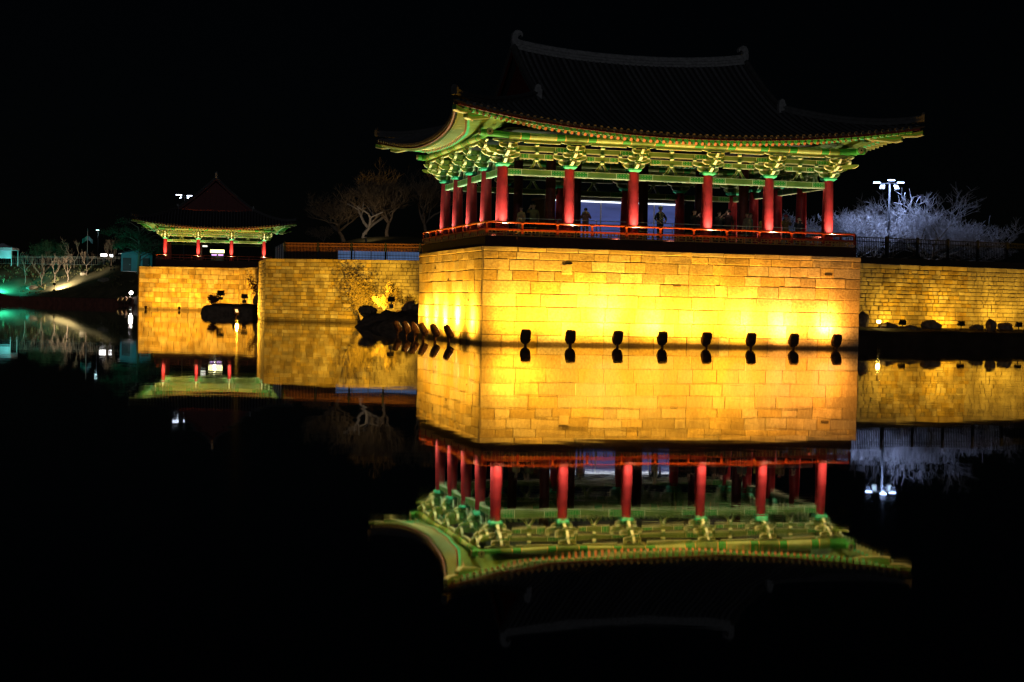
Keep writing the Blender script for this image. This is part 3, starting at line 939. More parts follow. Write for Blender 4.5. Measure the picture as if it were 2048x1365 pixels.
def deck(root, x0, x1, y0, y1, zb, zf, fine=True, panels=True):
    """girders, floor, two-rail balustrade with cut-out boards below it"""
    for (a, c, d, e) in ((x0, x1, y0, y0 + 0.25), (x0, x1, y1 - 0.25, y1), (x0, x0 + 0.25, y0 + 0.252, y1 - 0.252), (x1 - 0.25, x1, y0 + 0.252, y1 - 0.252)):
        m_ = MB(); m_.box(a, c, d, e, zb, zf - 0.03); m_.build('girder', M['girder'], root)
    m_ = MB(); m_.box(x0 + 0.26, x1 - 0.26, y0 + 0.26, y1 - 0.26, zf - 0.12, zf); m_.build('floor', M['floor'], root)
    def run(p, q, n):
        p, q = Vector(p), Vector(q)
        L_ = (q - p).length
        d = (q - p).normalized(); rz = math.atan2(d.y, d.x)
        m_ = MB(); m_.tube([(0, 0, 0), (L_, 0, 0)], 0.05, 8); m_.build('top_rail', M['rail'], root, loc=(p.x, p.y, zf + 0.66)).rotation_euler = (0, 0, rz)
        m_ = MB(); m_.box(0, L_, -0.05, 0.05, -0.04, 0.04); m_.build('lower_rail', M['rail'], root, loc=(p.x, p.y, zf + 0.30)).rotation_euler = (0, 0, rz)
        step = L_ / n
        pm = MB(); pm.box(-0.045, 0.045, -0.045, 0.045, 0.34, 0.62); pm.frustum(0, 0, 0.56, 0.615, 0.05, 0.05, 0.085, 0.085); pm.box(-0.06, 0.06, -0.065, 0.065, 0.10, 0.30)
        pme = pm.mesh('rail_post', [M['rail']])
        bm = MB()
        w = step / 2 - 0.05
        # pierced board: stiles, rails and a middle bar leave two openings above and three below
        bm.box(0, w, -0.02, 0.02, 0.0, 0.035); bm.box(0, w, -0.02, 0.02, 0.235, 0.26)
        for u in (0, 0.46, 0.93): bm.box(w * u, w * u + 0.06, -0.018, 0.018, 0.035, 0.235)
        bm.box(0.06, w - 0.02, -0.016, 0.016, 0.115, 0.155)
        for u in (0.22, 0.70): bm.box(w * u, w * u + 0.05, -0.015, 0.015, 0.155, 0.235)
        bme = bm.mesh('pierced_board', [M['ochre']])
        for i in range(n + 1):
            c = p + d * (i * step)
            obj('rail_post', pme, root, (c.x, c.y, zf), rz)
            if i < n and panels:
                for k in range(2):
                    c2 = c + d * (0.06 + k * step / 2)
                    obj('pierced_board', bme, root, (c2.x, c2.y, zf), rz)
    i_ = 0.07
    nx = max(3, round((x1 - x0) / 1.72)); ny = max(3, round((y1 - y0) / 1.6))
    run((x0 + i_, y0 + i_), (x1 - i_, y0 + i_), nx)
    run((x0 + i_, y1 - i_), (x0 + i_, y0 + i_), ny)
    run((x1 - i_, y0 + i_), (x1 - i_, y1 - i_), ny)
    if fine: run((x1 - i_, y1 - i_), (x0 + i_, y1 - i_), nx)

XS = [1.2, 4.6, 7.97, 11.93, 15.3, 18.66]
YS = [1.25, 4.3, 7.3, 10.4, 13.35]
pav = thing('pavilion', 'large red-columned pavilion with green painted eaves on the golden podium', 'pavilion', (P1[0], P1[1], 0), A)
pavilion(pav, XS, YS, (5.22, 8.62, 10.14, 0.95, 0.335, 0.0239), (8.6, 9.7, 11.23, 12.1, 6.75, 4.7), (), True)
deck(pav, 0.14, PL - 0.15, 0.22, PW - 0.1, PH + 0.003, 5.22)

# small pavilion: its gable end faces the pond, so its ridge runs away from the water
SA = R(100.0)
spx, spy = -44.3, 228.0
sp = thing('pavilion', 'small far pavilion with red columns and pointed dark roof above its own wall', 'pavilion', (spx, spy, 0), SA)
SX = [-6.6, -2.2, 2.2, 6.6]
SY = [-7.0, -2.35, 2.35, 7.0]
pavilion(sp, SX, SY, (7.2, 10.2, 11.7, 1.0, 0.45, 0.024), (10.0, 11.5, 9.4, 10.9, 5.0, 5.4), (), False, spacing=0.42)
deck(sp, -7.9, 7.9, -8.2, 8.2, 6.0, 7.2, fine=False, panels=False)

# ------------------------------------------------------------------ lamps
YEL = (1.0, 0.475, 0.034)
WARM = (1.0, 0.72, 0.5)
ROWS = ['first', 'second', 'third', 'fourth', 'fifth', 'sixth', 'seventh', 'eighth']
glassm = emis('lamp_glass', (1.0, 0.6, 0.2), 2.0)
def pond_lamp(label, group, pos, rz, power, zc=0.43, s=1.0, aim=(0, 3.0, 3.2), ang=150, color=YEL, hot=0, blend=0.7):
    """stone-like lamp casing on a stem in the water; its glass faces local +y (the wall), tilted up"""
    t = thing('pond_lamp', label, 'lamp', (pos[0], pos[1], 0), rz, group)
    r = random.Random(label)
    mb = MB(); mb.tube([(0, 0, -0.6), (0, 0, 0.05), (0, 0, zc - 0.2)], [0.10, 0.07, 0.09], 8)
    mb.build('stem', M['lamprock'], t)
    # casing: rounded wedge, rings of a superellipse, leaning back from the wall
    mb = MB()
    prof = [(-0.34, 0.12, 0.10), (-0.26, 0.20, 0.16), (-0.10, 0.255, 0.19), (0.08, 0.25, 0.18), (0.24, 0.235, 0.16), (0.33, 0.22, 0.13), (0.36, 0.14, 0.08)]
    n = 12
    lean = R(28)
    for (zz, wx, wy) in prof:
        for k in range(n):
            an = 2 * math.pi * k / n
            cx = math.copysign(abs(math.cos(an)) ** 0.6, math.cos(an)); sy = math.copysign(abs(math.sin(an)) ** 0.6, math.sin(an))
            x = cx * wx * r.uniform(0.95, 1.05); y = sy * wy * r.uniform(0.92, 1.06)
            y2 = y * math.cos(lean) - zz * math.sin(lean); z2 = y * math.sin(lean) + zz * math.cos(lean)
            mb.v.append((x * s, y2 * s, zc + z2 * s))
    for i in range(len(prof) - 1):
        for k in range(n):
            mb.f.append((i * n + k, i * n + (k + 1) % n, (i + 1) * n + (k + 1) % n, (i + 1) * n + k)); mb.m.append(0)
    mb.f.append(tuple(range(n))[::-1]); mb.f.append(tuple((len(prof) - 1) * n + k for k in range(n))); mb.m += [0, 0]
    mb.build('casing', M['lamprock'], t, smooth=True)
    q = lambda x, y, z: (x * s, (y * math.cos(lean) - z * math.sin(lean)) * s, zc + (y * math.sin(lean) + z * math.cos(lean)) * s)
    mb = MB(); mb.quad(q(0.13, 0.19, -0.12), q(-0.13, 0.19, -0.12), q(-0.13, 0.172, 0.18), q(0.13, 0.172, 0.18))
    mb.build('glass', glassm, t)
    l0 = q(0, 0.24, 0.02)
    if hot: spot(l0, (l0[0], l0[1] + 3.0, l0[2] + 2.2), hot, (1.0, 0.66, 0.24), 62, 1.0, 0.1, t)
    spot(l0, (l0[0] + aim[0], l0[1] + aim[1], l0[2] + aim[2]), power, color, ang, blend, 0.12, t)
    return t

LX = [1.62, 3.85, 6.25, 8.57, 10.9, 13.3, 15.65, 18.05]
for i, x in enumerate(LX):
    y = -1.95 + 0.1 * i
    p = loc(x, y)
    lab = 'rock-like lamp in the water before the podium front, ' + ROWS[i] + ' from the podium corner'
    if i == 7: lab = 'rock-like lamp in the water before the podium front, farthest from the podium corner'
    pond_lamp(lab, 'lamps in the water along the podium front', p, A + R(rnd.uniform(-5, 5)), [2000, 2100, 2250, 2350, 2300, 2200, 2050, 1550][i], aim=(0, 3.0, 4.6), ang=175, blend=1.0, color=YEL if i < 6 else (1.0, 0.40, 0.06), hot=[0, 150, 600, 250, 150, 400, 150, 900][i])
LY = [2.0, 5.0, 7.8, 10.0, 12.2, 14.7]
for i, y in enumerate(LY):
    p = loc(-1.15, y)
    lab = 'leaning rock-like lamp in the water beside the podium side wall, ' + ROWS[i] + ' from the podium corner'
    pond_lamp(lab, 'lamps in the water along the podium side', p, A - R(90) + R(rnd.uniform(-6, 6)), [2300, 2500, 2100, 1800, 1600, 500][i], zc=0.52, aim=(0, 3.0, 3.8), ang=170, blend=1.0, hot=[600, 2200, 1000, 900, 600, 0][i])

# up-lights on the deck: one at the foot of every column in view
upm = mat('uplight_housing', (0.05, 0.05, 0.05), 0.4, 0.2, 5)
def uplight(parent, x, y, z, dx, dy, power, color, wide, wcolor):
    mb = MB(); mb.tube([(0, 0, 0), (0, 0, 0.1)], 0.07, 10); 
    o = mb.build('up_light', upm, parent, loc=(x + dx, y + dy, z))
    spot((x + dx * 1.16, y + dy * 1.16, z + 0.13), (x + dx * 0.45, y + dy * 0.45, z + 2.4), power, color, 64, 0.8, 0.05, parent)
    spot((x + dx * 1.2, y + dy * 1.2, z + 0.13), (x + dx * 0.42, y + dy * 0.42, z + 2.35), power * 0.15, color, 15, 1.0, 0.05, parent)
    if wide: spot((x + dx * 1.0, y + dy * 1.0, z + 0.32), (x + dx * 2.0, y + dy * 2.0, z + 4.0), wide, wcolor, 130, 0.6, 0.06, parent)
PINK = (1.0, 0.62, 0.42)
for x in XS: uplight(pav, x, YS[0], 5.22, 0, -0.70, 430, PINK, 440, (0.8, 1.0, 0.58))
for y in YS[1:]: uplight(pav, XS[0], y, 5.22, -0.70, 0.0, 380, PINK, 430, (0.48, 1.0, 0.66))
uplight(pav, XS[0], YS[0], 5.22, -0.70, 0.1, 320, PINK, 430, (0.5, 1.0, 0.66))
for y in YS[1:]: uplight(pav, XS[-1], y, 5.22, 0.66, 0.0, 180, PINK, 200, (1.0, 0.9, 0.7))
for x in XS[1:-1]: uplight(pav, x, YS[-1], 5.22, 0, 0.66, 120, PINK, 160, (1.0, 0.9, 0.75))
for y in SY: uplight(sp, SX[0], y, 7.2, -0.9, 0, 800, PINK, 850, (0.95, 1.0, 0.48))
for x in SX[1:]:
    uplight(sp, x, SY[0], 7.2, 0, -0.75, 160, PINK, 400, (0.9, 1.0, 0.5)); uplight(sp, x, SY[-1], 7.2, 0, 0.75, 160, PINK, 400, (0.9, 1.0, 0.5))

# floodlights on land: housing in a yoke, glass towards the target
def flood(label, pos, target, power, color, group=None, s=1.0, ang=110, glass=3.0, stand=0.25, blend=0.7, lit=None):
    p = Vector(pos); tg = Vector(target)
    rz = math.atan2(tg.y - p.y, tg.x - p.x) - math.pi / 2
    el = math.atan2(tg.z - p.z, math.hypot(tg.x - p.x, tg.y - p.y))
    t = thing('floodlight', label, 'floodlight', (p.x, p.y, p.z - stand), rz, group)
    mb = MB(); mb.box(-0.16 * s, 0.16 * s, -0.1 * s, 0.1 * s, -0.3, 0.03); mb.box(-0.03 * s, 0.03 * s, -0.03 * s, 0.03 * s, 0.03, stand)
    mb.build('stand', M['iron'], t)
    mb = MB()
    for sx in (-1, 1): mb.box(sx * 0.27 * s - 0.02, sx * 0.27 * s + 0.02, -0.03, 0.03, stand - 0.02, stand + 0.14 * s)
    mb.box(-0.27 * s, 0.27 * s, -0.028, 0.028, stand - 0.04, stand - 0.004)
    mb.build('yoke', M['iron'], t)
    hb = MB(); hb.box(-0.24 * s, 0.24 * s, -0.10 * s, 0.07 * s, -0.17 * s, 0.17 * s)
    for k in range(5): hb.box(-0.22 * s + k * 0.1 * s, -0.2 * s + k * 0.1 * s, -0.16 * s, -0.10 * s, -0.15 * s, 0.15 * s)
    ho = hb.build('housing', M['iron'], t, loc=(0, 0, stand + 0.15 * s)); ho.rotation_euler = (el, 0, 0)
    gb = MB(); gb.quad((0.2 * s, 0.075 * s, -0.14 * s), (-0.2 * s, 0.075 * s, -0.14 * s), (-0.2 * s, 0.075 * s, 0.14 * s), (0.2 * s, 0.075 * s, 0.14 * s))
    gb.build('glass', emis('flood_glass', color, glass), ho)
    if power > 0:
        l0 = Vector((0, 0.14 * s * math.cos(el), stand + 0.15 * s + 0.14 * s * math.sin(el)))
        spot(l0, l0 + Vector((0, math.cos(el), math.sin(el))), power, color, ang, blend, 0.1, t)
    return t

# ------------------------------------------------------------------ ledge, rocks and floods below the yellow wall
mb = MB()
r_ = random.Random(3)
NL = 40
rowsL = []
for i in range(NL + 1):
    t = i / NL
    lx = 19.98 + 28 * t
    yb = 12.05 + 3.69 * (lx - 19.99) / 27.0
    yf = 5.9 + 3.9 * (lx - 19.98) / 16.5 * 0.9 + r_.uniform(-.12, .12)
    row = [loc(lx, yf, -0.8), loc(lx, yf + 0.1, 0.62 + r_.uniform(-.05, .05)), loc(lx, yf + 0.35, 0.82 + r_.uniform(-.05, .05)), loc(lx, (yf + yb) / 2, 0.95 + r_.uniform(-.08, .08)), loc(lx, yb + 0.1, 1.0)]
    b0 = len(mb.v); mb.v += row
    if i:
        for k in range(4):
            mb.f.append((b0 - 5 + k, b0 + k, b0 + k + 1, b0 - 4 + k)); mb.m.append(0)
tag(mb.build('ledge', M['soil']), 'low dark earth ledge between the water and the yellow wall', kind='structure')

def boulder(name, label, pos, size, seed, m=None, flat=0.7, group=None):
    r = random.Random(seed)
    mb = MB()
    nu, nv = 10, 7
    off = Vector((r.uniform(0, 50), r.uniform(0, 50), r.uniform(0, 50)))
    for j in range(nv + 1):
        ph = math.pi * j / nv
        for i in range(nu):
            th = 2 * math.pi * i / nu
            d = Vector((math.sin(ph) * math.cos(th), math.sin(ph) * math.sin(th), math.cos(ph)))
            k = 1 + 0.38 * mnoise.noise(d * 1.3 + off) + 0.16 * mnoise.noise(d * 3.1 + off)
            mb.v.append((d.x * size[0] * k, d.y * size[1] * k, d.z * size[2] * k))
    for j in range(nv):
        for i in range(nu):
            mb.f.append((j * nu + i, (j + 1) * nu + i, (j + 1) * nu + (i + 1) % nu, j * nu + (i + 1) % nu)); mb.m.append(0)
    o = mb.build(name, m or M['rock'], loc=pos)
    return tag(o, label, 'rock', group)

GL = 'rocks on the ledge below the yellow wall'
boulder('rock', 'pale-topped rock on the ledge, right against the podium corner', (20.75, 90.8, 1.3), (0.35, 0.4, 0.6), 1, group=GL)
boulder('rock', 'flat dark rock beside the glaring floodlight on the ledge', (22.35, 91.3, 1.0), (0.55, 0.4, 0.28), 2, group=GL)
boulder('rock', 'wide dark rock between the two tilted floodlights on the ledge', (25.1, 92.0, 1.1), (0.62, 0.5, 0.36), 3, group=GL)
boulder('rock', 'small sloping rock on the ledge, past the second tilted floodlight', (28.35, 93.6, 1.05), (0.4, 0.35, 0.24), 4, group=GL)
boulder('rock', 'upright dark rock of the rock pair on the ledge', (29.35, 94.0, 1.2), (0.33, 0.35, 0.42), 5, group=GL)
boulder('rock', 'low dark rock of the rock pair on the ledge', (30.3, 94.3, 1.1), (0.5, 0.4, 0.34), 6, group=GL)
boulder('rock', 'long low rock lying before the first tilted floodlight on the ledge', (23.6, 91.0, 0.95), (0.7, 0.4, 0.2), 7, group=GL)
GF = 'floodlights on the ledge'
WY = (1.0, 0.54, 0.03)
flood('glaring floodlight on the ledge beside the podium, shining towards the pond', (21.84, 91.4, 1.25), (8, 20, 6.5), 40, (1.0, 0.66, 0.14), GF, s=0.55, glass=60, ang=150)
flood('tilted floodlight on the ledge, next to the glaring one', (23.4, 92.0, 1.2), (23.0, 94.0, 2.6), 620, WY, GF, ang=150, s=0.8)
flood('tilted floodlight on the ledge, between the wide rock and the rock pair', (27.4, 93.6, 1.2), (27.0, 95.8, 2.7), 760, WY, GF, ang=150, s=0.8)
flood('tilted floodlight on the ledge, past the rock pair', (31.4, 95.1, 1.2), (31.0, 97.5, 2.7), 800, WY, GF, ang=150, s=0.8)
flood('floodlight on the ledge far along the yellow wall', (35.5, 96.9, 1.2), (35.0, 99.3, 2.8), 800, WY, GF, ang=150, s=0.8)

# ------------------------------------------------------------------ fences
def fence(label, a, bq, z0, z1, step, mpost, mrail, seed=0, bal=0.13, group='iron fences above the pond walls', rail_w=0.05):
    a = Vector((a[0], a[1])); bq = Vector((bq[0], bq[1]))
    L_ = (bq - a).length; rz = math.atan2(bq.y - a.y, bq.x - a.x)
    t = thing('fence', label, 'fence', (a.x, a.y, z0), rz, group)
    h = z1 - z0
    n = max(1, round(L_ / step)); st = L_ / n
    pm = MB(); pm.box(-0.07, 0.07, -0.07, 0.07, -0.3, h + 0.04); pm.frustum(0, 0, h + 0.04, h + 0.1, 0.085, 0.085, 0.03, 0.03)
    pme = pm.mesh('post', [mpost])
    rm = MB(); rm.box(0.07, st - 0.07, -rail_w / 2, rail_w / 2, -0.025, 0.025)
    rme = rm.mesh('rail', [mrail])
    bm = MB(); k = int((st - 0.14) / bal)
    for i in range(1, k):
        x = 0.07 + (st - 0.14) * i / k
        bm.box(x - 0.014, x + 0.014, -0.014, 0.014, 0.1, h - 0.04)
    bme = bm.mesh('balusters', [mrail])
    for i in range(n + 1):
        obj('post', pme, t, (i * st, 0, 0))
        if i < n:
            for zz in (h - 0.03, h - 0.28, 0.1): obj('rail', rme, t, (i * st, 0, zz))
            tag(obj('balusters', bme, t, (i * st, 0, 0)), kind='stuff')
    return t
fence('dark iron fence above the yellow wall, in front of the white trees', loc(20.0, 12.9), loc(48.0, 16.7), 5.25, 6.5, 2.35, M['iron'], M['iron'])
mb = MB(); mb.strip([loc(20.0, 12.85, 0), loc(48.0, 16.68, 0)], 0.5, 4.5, 5.25)
tag(mb.build('kerb', M['soil']), 'dark kerb under the iron fence on the yellow wall', kind='structure')
fence('brown fence with orange-lit top rail above the wall between the pavilions', (-20.0, 134.0), (1.0, 128.6), 5.35, 6.85, 3.25, M['iron'], M['brownrail'])
fence('short brown fence turning back at the end of the wall between the pavilions', (-22.9, 147.5), (-20.05, 134.2), 5.35, 6.9, 3.3, M['iron'], M['steel'])
fence('pale fence along the top of the far grassy bank', (-112, 322), (-70, 306), 7.9, 9.6, 5.6, M['iron'], M['fencegrey'], bal=0.4, rail_w=0.12)

# ------------------------------------------------------------------ mound with lamp and shrubs beside the podium
def mound_z(x, y):
    dx = (x + 4.5) / 7.6; dy = (y - 114.5) / 10.5
    k = max(0, 1 - (abs(dx) ** 2.4 + abs(dy) ** 2.4))
    return -0.5 + 1.85 * k ** 0.65 + (fb(x, y, 0.6, 0.55) + fb(x, y, 1.7, 0.35)) * min(1, k * 3)
terrain('mound', mound_z, -12.6, 4, 103.5, 125.4, 44, 44, M['rock'], 'dark rocky mound rising from the water beside the podium')
GM = 'rocks on the mound'
boulder('rock', 'black block-like rock at the outer end of the mound', (-10.8, 114.6, 1.15), (0.7, 0.6, 0.45), 21, group=GM)
boulder('rock', 'pale-lit boulder on the mound beside the podium side wall', (-7.9, 117.0, 1.35), (0.6, 0.6, 0.55), 22, group=GM)
boulder('rock', 'reddish boulder on the mound touching the podium wall', (-6.9, 114.8, 1.25), (0.7, 0.7, 0.6), 23, group=GM)
flood('black boxy floodlight standing on the mound among shrubs', (-9.2, 116.2, 1.95), (-8.5, 127.5, 4.4), 380, (1.0, 0.52, 0.04), None, s=1.0, ang=150)

flood('added dark floodlight low behind the block-like rock at the mound end', (-11.2, 116.2, 1.3), (-15.0, 128.5, 3.6), 19000, (1.0, 0.54, 0.03), None, s=0.9, ang=128)  # lamp added to brighten the stone wall between the pavilions
def shrub(name, label, pos, size, seed, m_leaf, n=900, leaf=0.05, stems=9, m_stem=None, lean=0.0):
    r = random.Random(seed)
    t = thing(name, label, 'shrub', pos)
    mb = MB(); fo = MB()
    for i in range(stems):
        an = r.uniform(0, 6.28); sp_ = r.uniform(0.2, 1)
        e = Vector((math.cos(an) * size[0] * sp_ + lean, math.sin(an) * size[1] * sp_, size[2] * r.uniform(0.6, 1.0)))
        mid = e * 0.5 + Vector((r.uniform(-.1, .1), r.uniform(-.1, .1), size[2] * 0.12))
        mb.tube([(0, 0, -0.1), mid, e], [0.025, 0.016, 0.006], 4)
        for k in range(n // stems):
            u = r.uniform(0.3, 1.0)
            p = mid.lerp(e, (u - 0.5) * 2) if u > 0.5 else mid * (u * 2)
            p = p + Vector((r.gauss(0, size[0] * 0.12), r.gauss(0, size[1] * 0.12), r.gauss(0, size[2] * 0.09)))
            d1 = Vector((r.uniform(-1, 1), r.uniform(-1, 1), r.uniform(-1, 1))).normalized() * leaf
            d2 = d1.cross(Vector((r.uniform(-1, 1), r.uniform(-1, 1), r.uniform(-1, 1)))).normalized() * leaf * 0.6
            fo.quad(p - d1, p + d2, p + d1, p - d2)
    mb.build('stems', m_stem or M['bark'], t)
    fo.build('foliage', m_leaf, t)
    return t
GS = 'shrubs on the mound'
drygold = mat('dry_golden_leaves', (0.22, 0.16, 0.06), 0.8, 0.4, 3)
shrub('shrub', 'pointed golden-lit shrub behind the boxy floodlight on the mound', (-9.25, 119.0, 1.4), (0.75, 0.6, 2.0), 31, drygold, 1700, 0.055)
shrub('shrub', 'tall dim reddish shrub against the wall above the block-like rock', (-12.2, 124.6, 0.2), (1.9, 0.9, 4.0), 34, M['shrub'], 2200, 0.06, 14)
shrub('shrub', 'spreading golden-lit shrub on the mound, near the block-like rock', (-9.9, 118.6, 1.3), (1.0, 0.8, 1.1), 32, drygold, 1600, 0.05)
shrub('shrub', 'low golden-lit shrub on the mound between the floodlight and the podium', (-8.2, 120.0, 1.3), (1.1, 0.8, 1.1), 33, drygold, 1300, 0.05)

# ------------------------------------------------------------------ island with floods and leaning bush before the small wall
def island_z(x, y):
    dx = (x + 32.6) / 3.2; dy = (y - 181) / 6.5
    k = max(0, 1 - (abs(dx) ** 8 + abs(dy) ** 8))
    return -0.6 + 1.75 * k ** 0.18 + fb(x, y, 0.5, 0.25) * k
terrain('island', island_z, -36, -29.2, 174, 188, 40, 40, M['rock'], 'low flat rocky island before the small pavilion wall')
boulder('rock', 'big dark rock on the low island, near the wall corner', (-30.2, 182, 1.6), (0.6, 0.7, 1.0), 41)
flood('square black floodlight standing on the low island beside a bush', (-34.3, 180, 2.2), (-46.0, 217, 0.5), 0, (1.0, 0.5, 0.05), 'floodlights on the island', s=1.7, ang=40, glass=3)
for i in range(3):
    pond_lamp(['first', 'second', 'third'][i] + ' low lamp in the water at the small pavilion wall, counted from the kiosk end', 'added low lamps at the small wall', (-50.6 + i * 4.6, 211.5), R(0), 6000, zc=0.3, s=0.7, aim=(0, 6, 2.2), ang=100)  # lamps added to light the small pavilion wall
flood('black floodlight on the low island under the leaning bush', (-31.5, 180, 1.9), (-36, 215, 2.4), 0, (1.0, 0.55, 0.04), 'floodlights on the island', s=1.5, ang=40, glass=3)
redleaf = mat('dark_red_leaves', (0.16, 0.06, 0.04), 0.8, 0.5, 3)
shrub('shrub', 'dark leafy bush leaning over the low island towards the lit wall', (-29.8, 184, 0.9), (1.6, 1.0, 4.0), 43, redleaf, 1500, 0.11, 7, lean=-1.0)
shrub('shrub', 'low dark bush at the left end of the island', (-35.0, 179.5, 0.9), (0.7, 0.7, 1.4), 44, redleaf, 900, 0.1, 8)
pond_lamp('leaning rock-like lamp with a lit tip in the water off the low island', 'single pond lamp', (-25.9, 143.5), R(-140), 7000, zc=0.6, s=1.1, aim=(0, 6, 1.6), ang=130)
pond_lamp('low lamp in the water hidden behind the low island', 'single pond lamp', (-40.6, 208.0), R(-50), 7000, zc=0.5, s=0.8, aim=(0, 6, 2.0), ang=110)  # unseen lamp added to light the recessed wall behind the leaning bush

# ------------------------------------------------------------------ trees
def bare_tree(name, label, pos, trunk_h, height, spread, seed, m_bark, m_twig, levels=5, kids=3, trunk_r=0.16, group=None, up=0.35, lean=(0, 0), twig_r=0.012):
    r = random.Random(seed)
    t = thing(name, label, 'tree', pos, 0, group)
    tr, cr = MB(), MB()
    def grow(p, d, ln, rad, lv):
        n = 3
        pts = [p]; q = p; dd = d.copy()
        for i in range(n):
            dd = (dd + Vector((r.uniform(-.28, .28), r.uniform(-.28, .28), r.uniform(-.15, .22)))).normalized()
            q = q + dd * (ln / n); pts.append(q)
        rr = [max(twig_r * 0.6, rad * (1 - 0.38 * i / n)) for i in range(n + 1)]
        (tr if lv <= 2 else cr).tube(pts, rr, 6 if lv <= 1 else 4 if lv == 2 else 3, cap=False)
        if lv >= levels: return
        k = kids + (1 if lv >= 2 and r.random() < 0.5 else 0)
        for i in range(k):
            at_ = pts[-1] if (i == 0 or lv == 0) else pts[r.randint(1, n)]
            az = r.uniform(0, 6.283) if lv else (i + r.uniform(-.3, .3)) * 6.283 / k
            sp_ = spread * r.uniform(0.6, 1.2)
            side = Vector((math.cos(az), math.sin(az), 0))
            nd = (dd * (0.8 if i else 1.2) + side * sp_ + Vector((0, 0, up * r.uniform(0.2, 1.0)))).normalized()
            grow(at_, nd, ln * r.uniform(0.62, 0.85), max(twig_r, rad * 0.58), lv + 1)
    ln0 = (height - trunk_h) * 0.36
    # trunk first
    base = Vector((0, 0, -0.3)); top = Vector((lean[0], lean[1], trunk_h))
    mid = top * 0.5 + Vector((r.uniform(-.12, .12) * trunk_h, 0, 0))
    tr.tube([base, mid, top], [trunk_r * 1.25, trunk_r, trunk_r * 0.8], 8, cap=False)
    k = kids + 1
    for i in range(k):
        az = (i + r.uniform(-.3, .3)) * 6.283 / k
        d = Vector((math.cos(az) * spread, math.sin(az) * spread, up + 0.35)).normalized()
        grow(top, d, ln0, trunk_r * 0.7, 1)
    tr.build('trunk', m_bark, t, smooth=True)
    cr.build('crown', m_twig, t)
    return t

GT = 'bare white-lit trees behind the iron fence'
def _twins():
    for i_, (x_, y_, h_, lab_) in enumerate(((26.0, 119.5, 5.6, 'dim bluish bare tree between the lamp pole and the podium'), (33.2, 122.0, 6.2, 'dim bluish bare tree behind the tallest white-lit one'), (22.3, 116.5, 5.2, 'small bluish bare tree half hidden behind the last red column'))):
        bare_tree('bare_tree', lab_, (x_, y_, 4.8), 0.8, h_, 1.1, 171 + i_, M['bark'], M['twig'], trunk_r=0.12, **W)
W = dict(levels=6, kids=3, group=GT, up=0.30, twig_r=0.016)
bare_tree('bare_tree', 'tallest white-lit bare tree right of the lamp pole', (31.7, 116.5, 4.8), 0.9, 6.9, 1.0, 101, M['bark'], M['twig'], trunk_r=0.15, **W)
bare_tree('bare_tree', 'white-lit bare tree spreading around the lamp pole', (27.6, 117.5, 4.8), 0.9, 6.3, 1.15, 102, M['bark'], M['twig'], trunk_r=0.15, **W)
bare_tree('bare_tree', 'low white-lit bare tree beside the podium, left of the lamp pole', (24.4, 113.0, 4.8), 0.6, 4.8, 1.2, 103, M['bark'], M['twig'], trunk_r=0.12, **W)
bare_tree('bare_tree', 'bluish-white bare tree at the outer edge of the lit group', (34.9, 118.5, 4.8), 0.7, 5.6, 1.2, 104, M['bark'], M['twig'], trunk_r=0.13, **W)
bare_tree('bare_tree', 'bare tree filling the gap behind the lamp pole', (29.8, 122.5, 4.8), 0.9, 6.6, 1.1, 105, M['bark'], M['twig'], trunk_r=0.13, **W)

_twins()
def street_lamp(name, label, pos, h, heads, power, color, floods_=True, s=1.0, em=40, spots=()):
    t = thing(name, label, 'street lamp', pos)
    mb = MB(); mb.tube([(0, 0, -0.3), (0, 0, h * 0.5), (0, 0, h)], [0.1, 0.085, 0.07], 10); mb.build('pole', M['polegrey'], t, smooth=True)
    lm = emis('lamp_panel', color, em)
    for (hx_, hy_, hz_) in heads:
        a_ = MB(); a_.tube([(0, 0, h - 0.15), (hx_ * 0.6, hy_ * 0.6, h - 0.1 + hz_), (hx_, hy_, h + hz_)], 0.03, 6); a_.build('arm', M['steel'], t)
        hb = MB(); hb.box(-0.38 * s, 0.38 * s, -0.17 * s, 0.17 * s, 0, 0.08 * s); hb.frustum(0, 0, 0.08 * s, 0.13 * s, 0.34 * s, 0.14 * s, 0.2 * s, 0.08 * s)
        ho = hb.build('lamp_head', M['steel'], t, loc=(hx_, hy_, h + hz_))
        gb = MB(); gb.box(-0.36 * s, 0.36 * s, -0.15 * s, 0.15 * s, -0.07 * s, -0.005); gb.build('lamp_panel', lm, ho)
        spot((hx_, hy_, h + hz_ - 0.12 * s), (hx_ * 1.5, hy_ * 1.5, h - 5), power, color, 165, 0.4, 0.15, t)
    if floods_:
        for sx in (-0.55, 0.5):
            fb_ = MB(); fb_.box(-0.15, 0.15, -0.07, 0.07, -0.2, 0.2)
            fo = fb_.build('flood_head', M['steel'], t, loc=(sx, -0.1, h - 0.45)); fo.rotation_euler = (R(-35), 0, R(30 if sx > 0 else -30))
            gb = MB(); gb.quad((-0.12, -0.075, -0.17), (0.12, -0.075, -0.17), (0.12, -0.075, 0.17), (-0.12, -0.075, 0.17)); gb.build('lamp_panel', emis('flood_panel', (0.7, 1.0, 1.0), 0.9), fo)
    return t
COOL = (0.70, 0.78, 1.0)
street_lamp('street_lamp', 'tall lamp pole with three bright white heads above the white trees', (27.6, 113.3, 4.8), 6.75, [(-0.95, 0, -0.1), (0, -0.5, 0.05), (0.85, 0.2, -0.05)], 850, (0.4, 0.56, 1.0), s=0.65, em=25)
street_lamp('street_lamp', 'lamp pole with two white heads behind the small pavilion roof', (-54.2, 252, 6.0), 12.6, [(-0.9, -0.2, 0), (0.9, -0.2, -0.1)], 300, COOL, s=1.3, em=6)
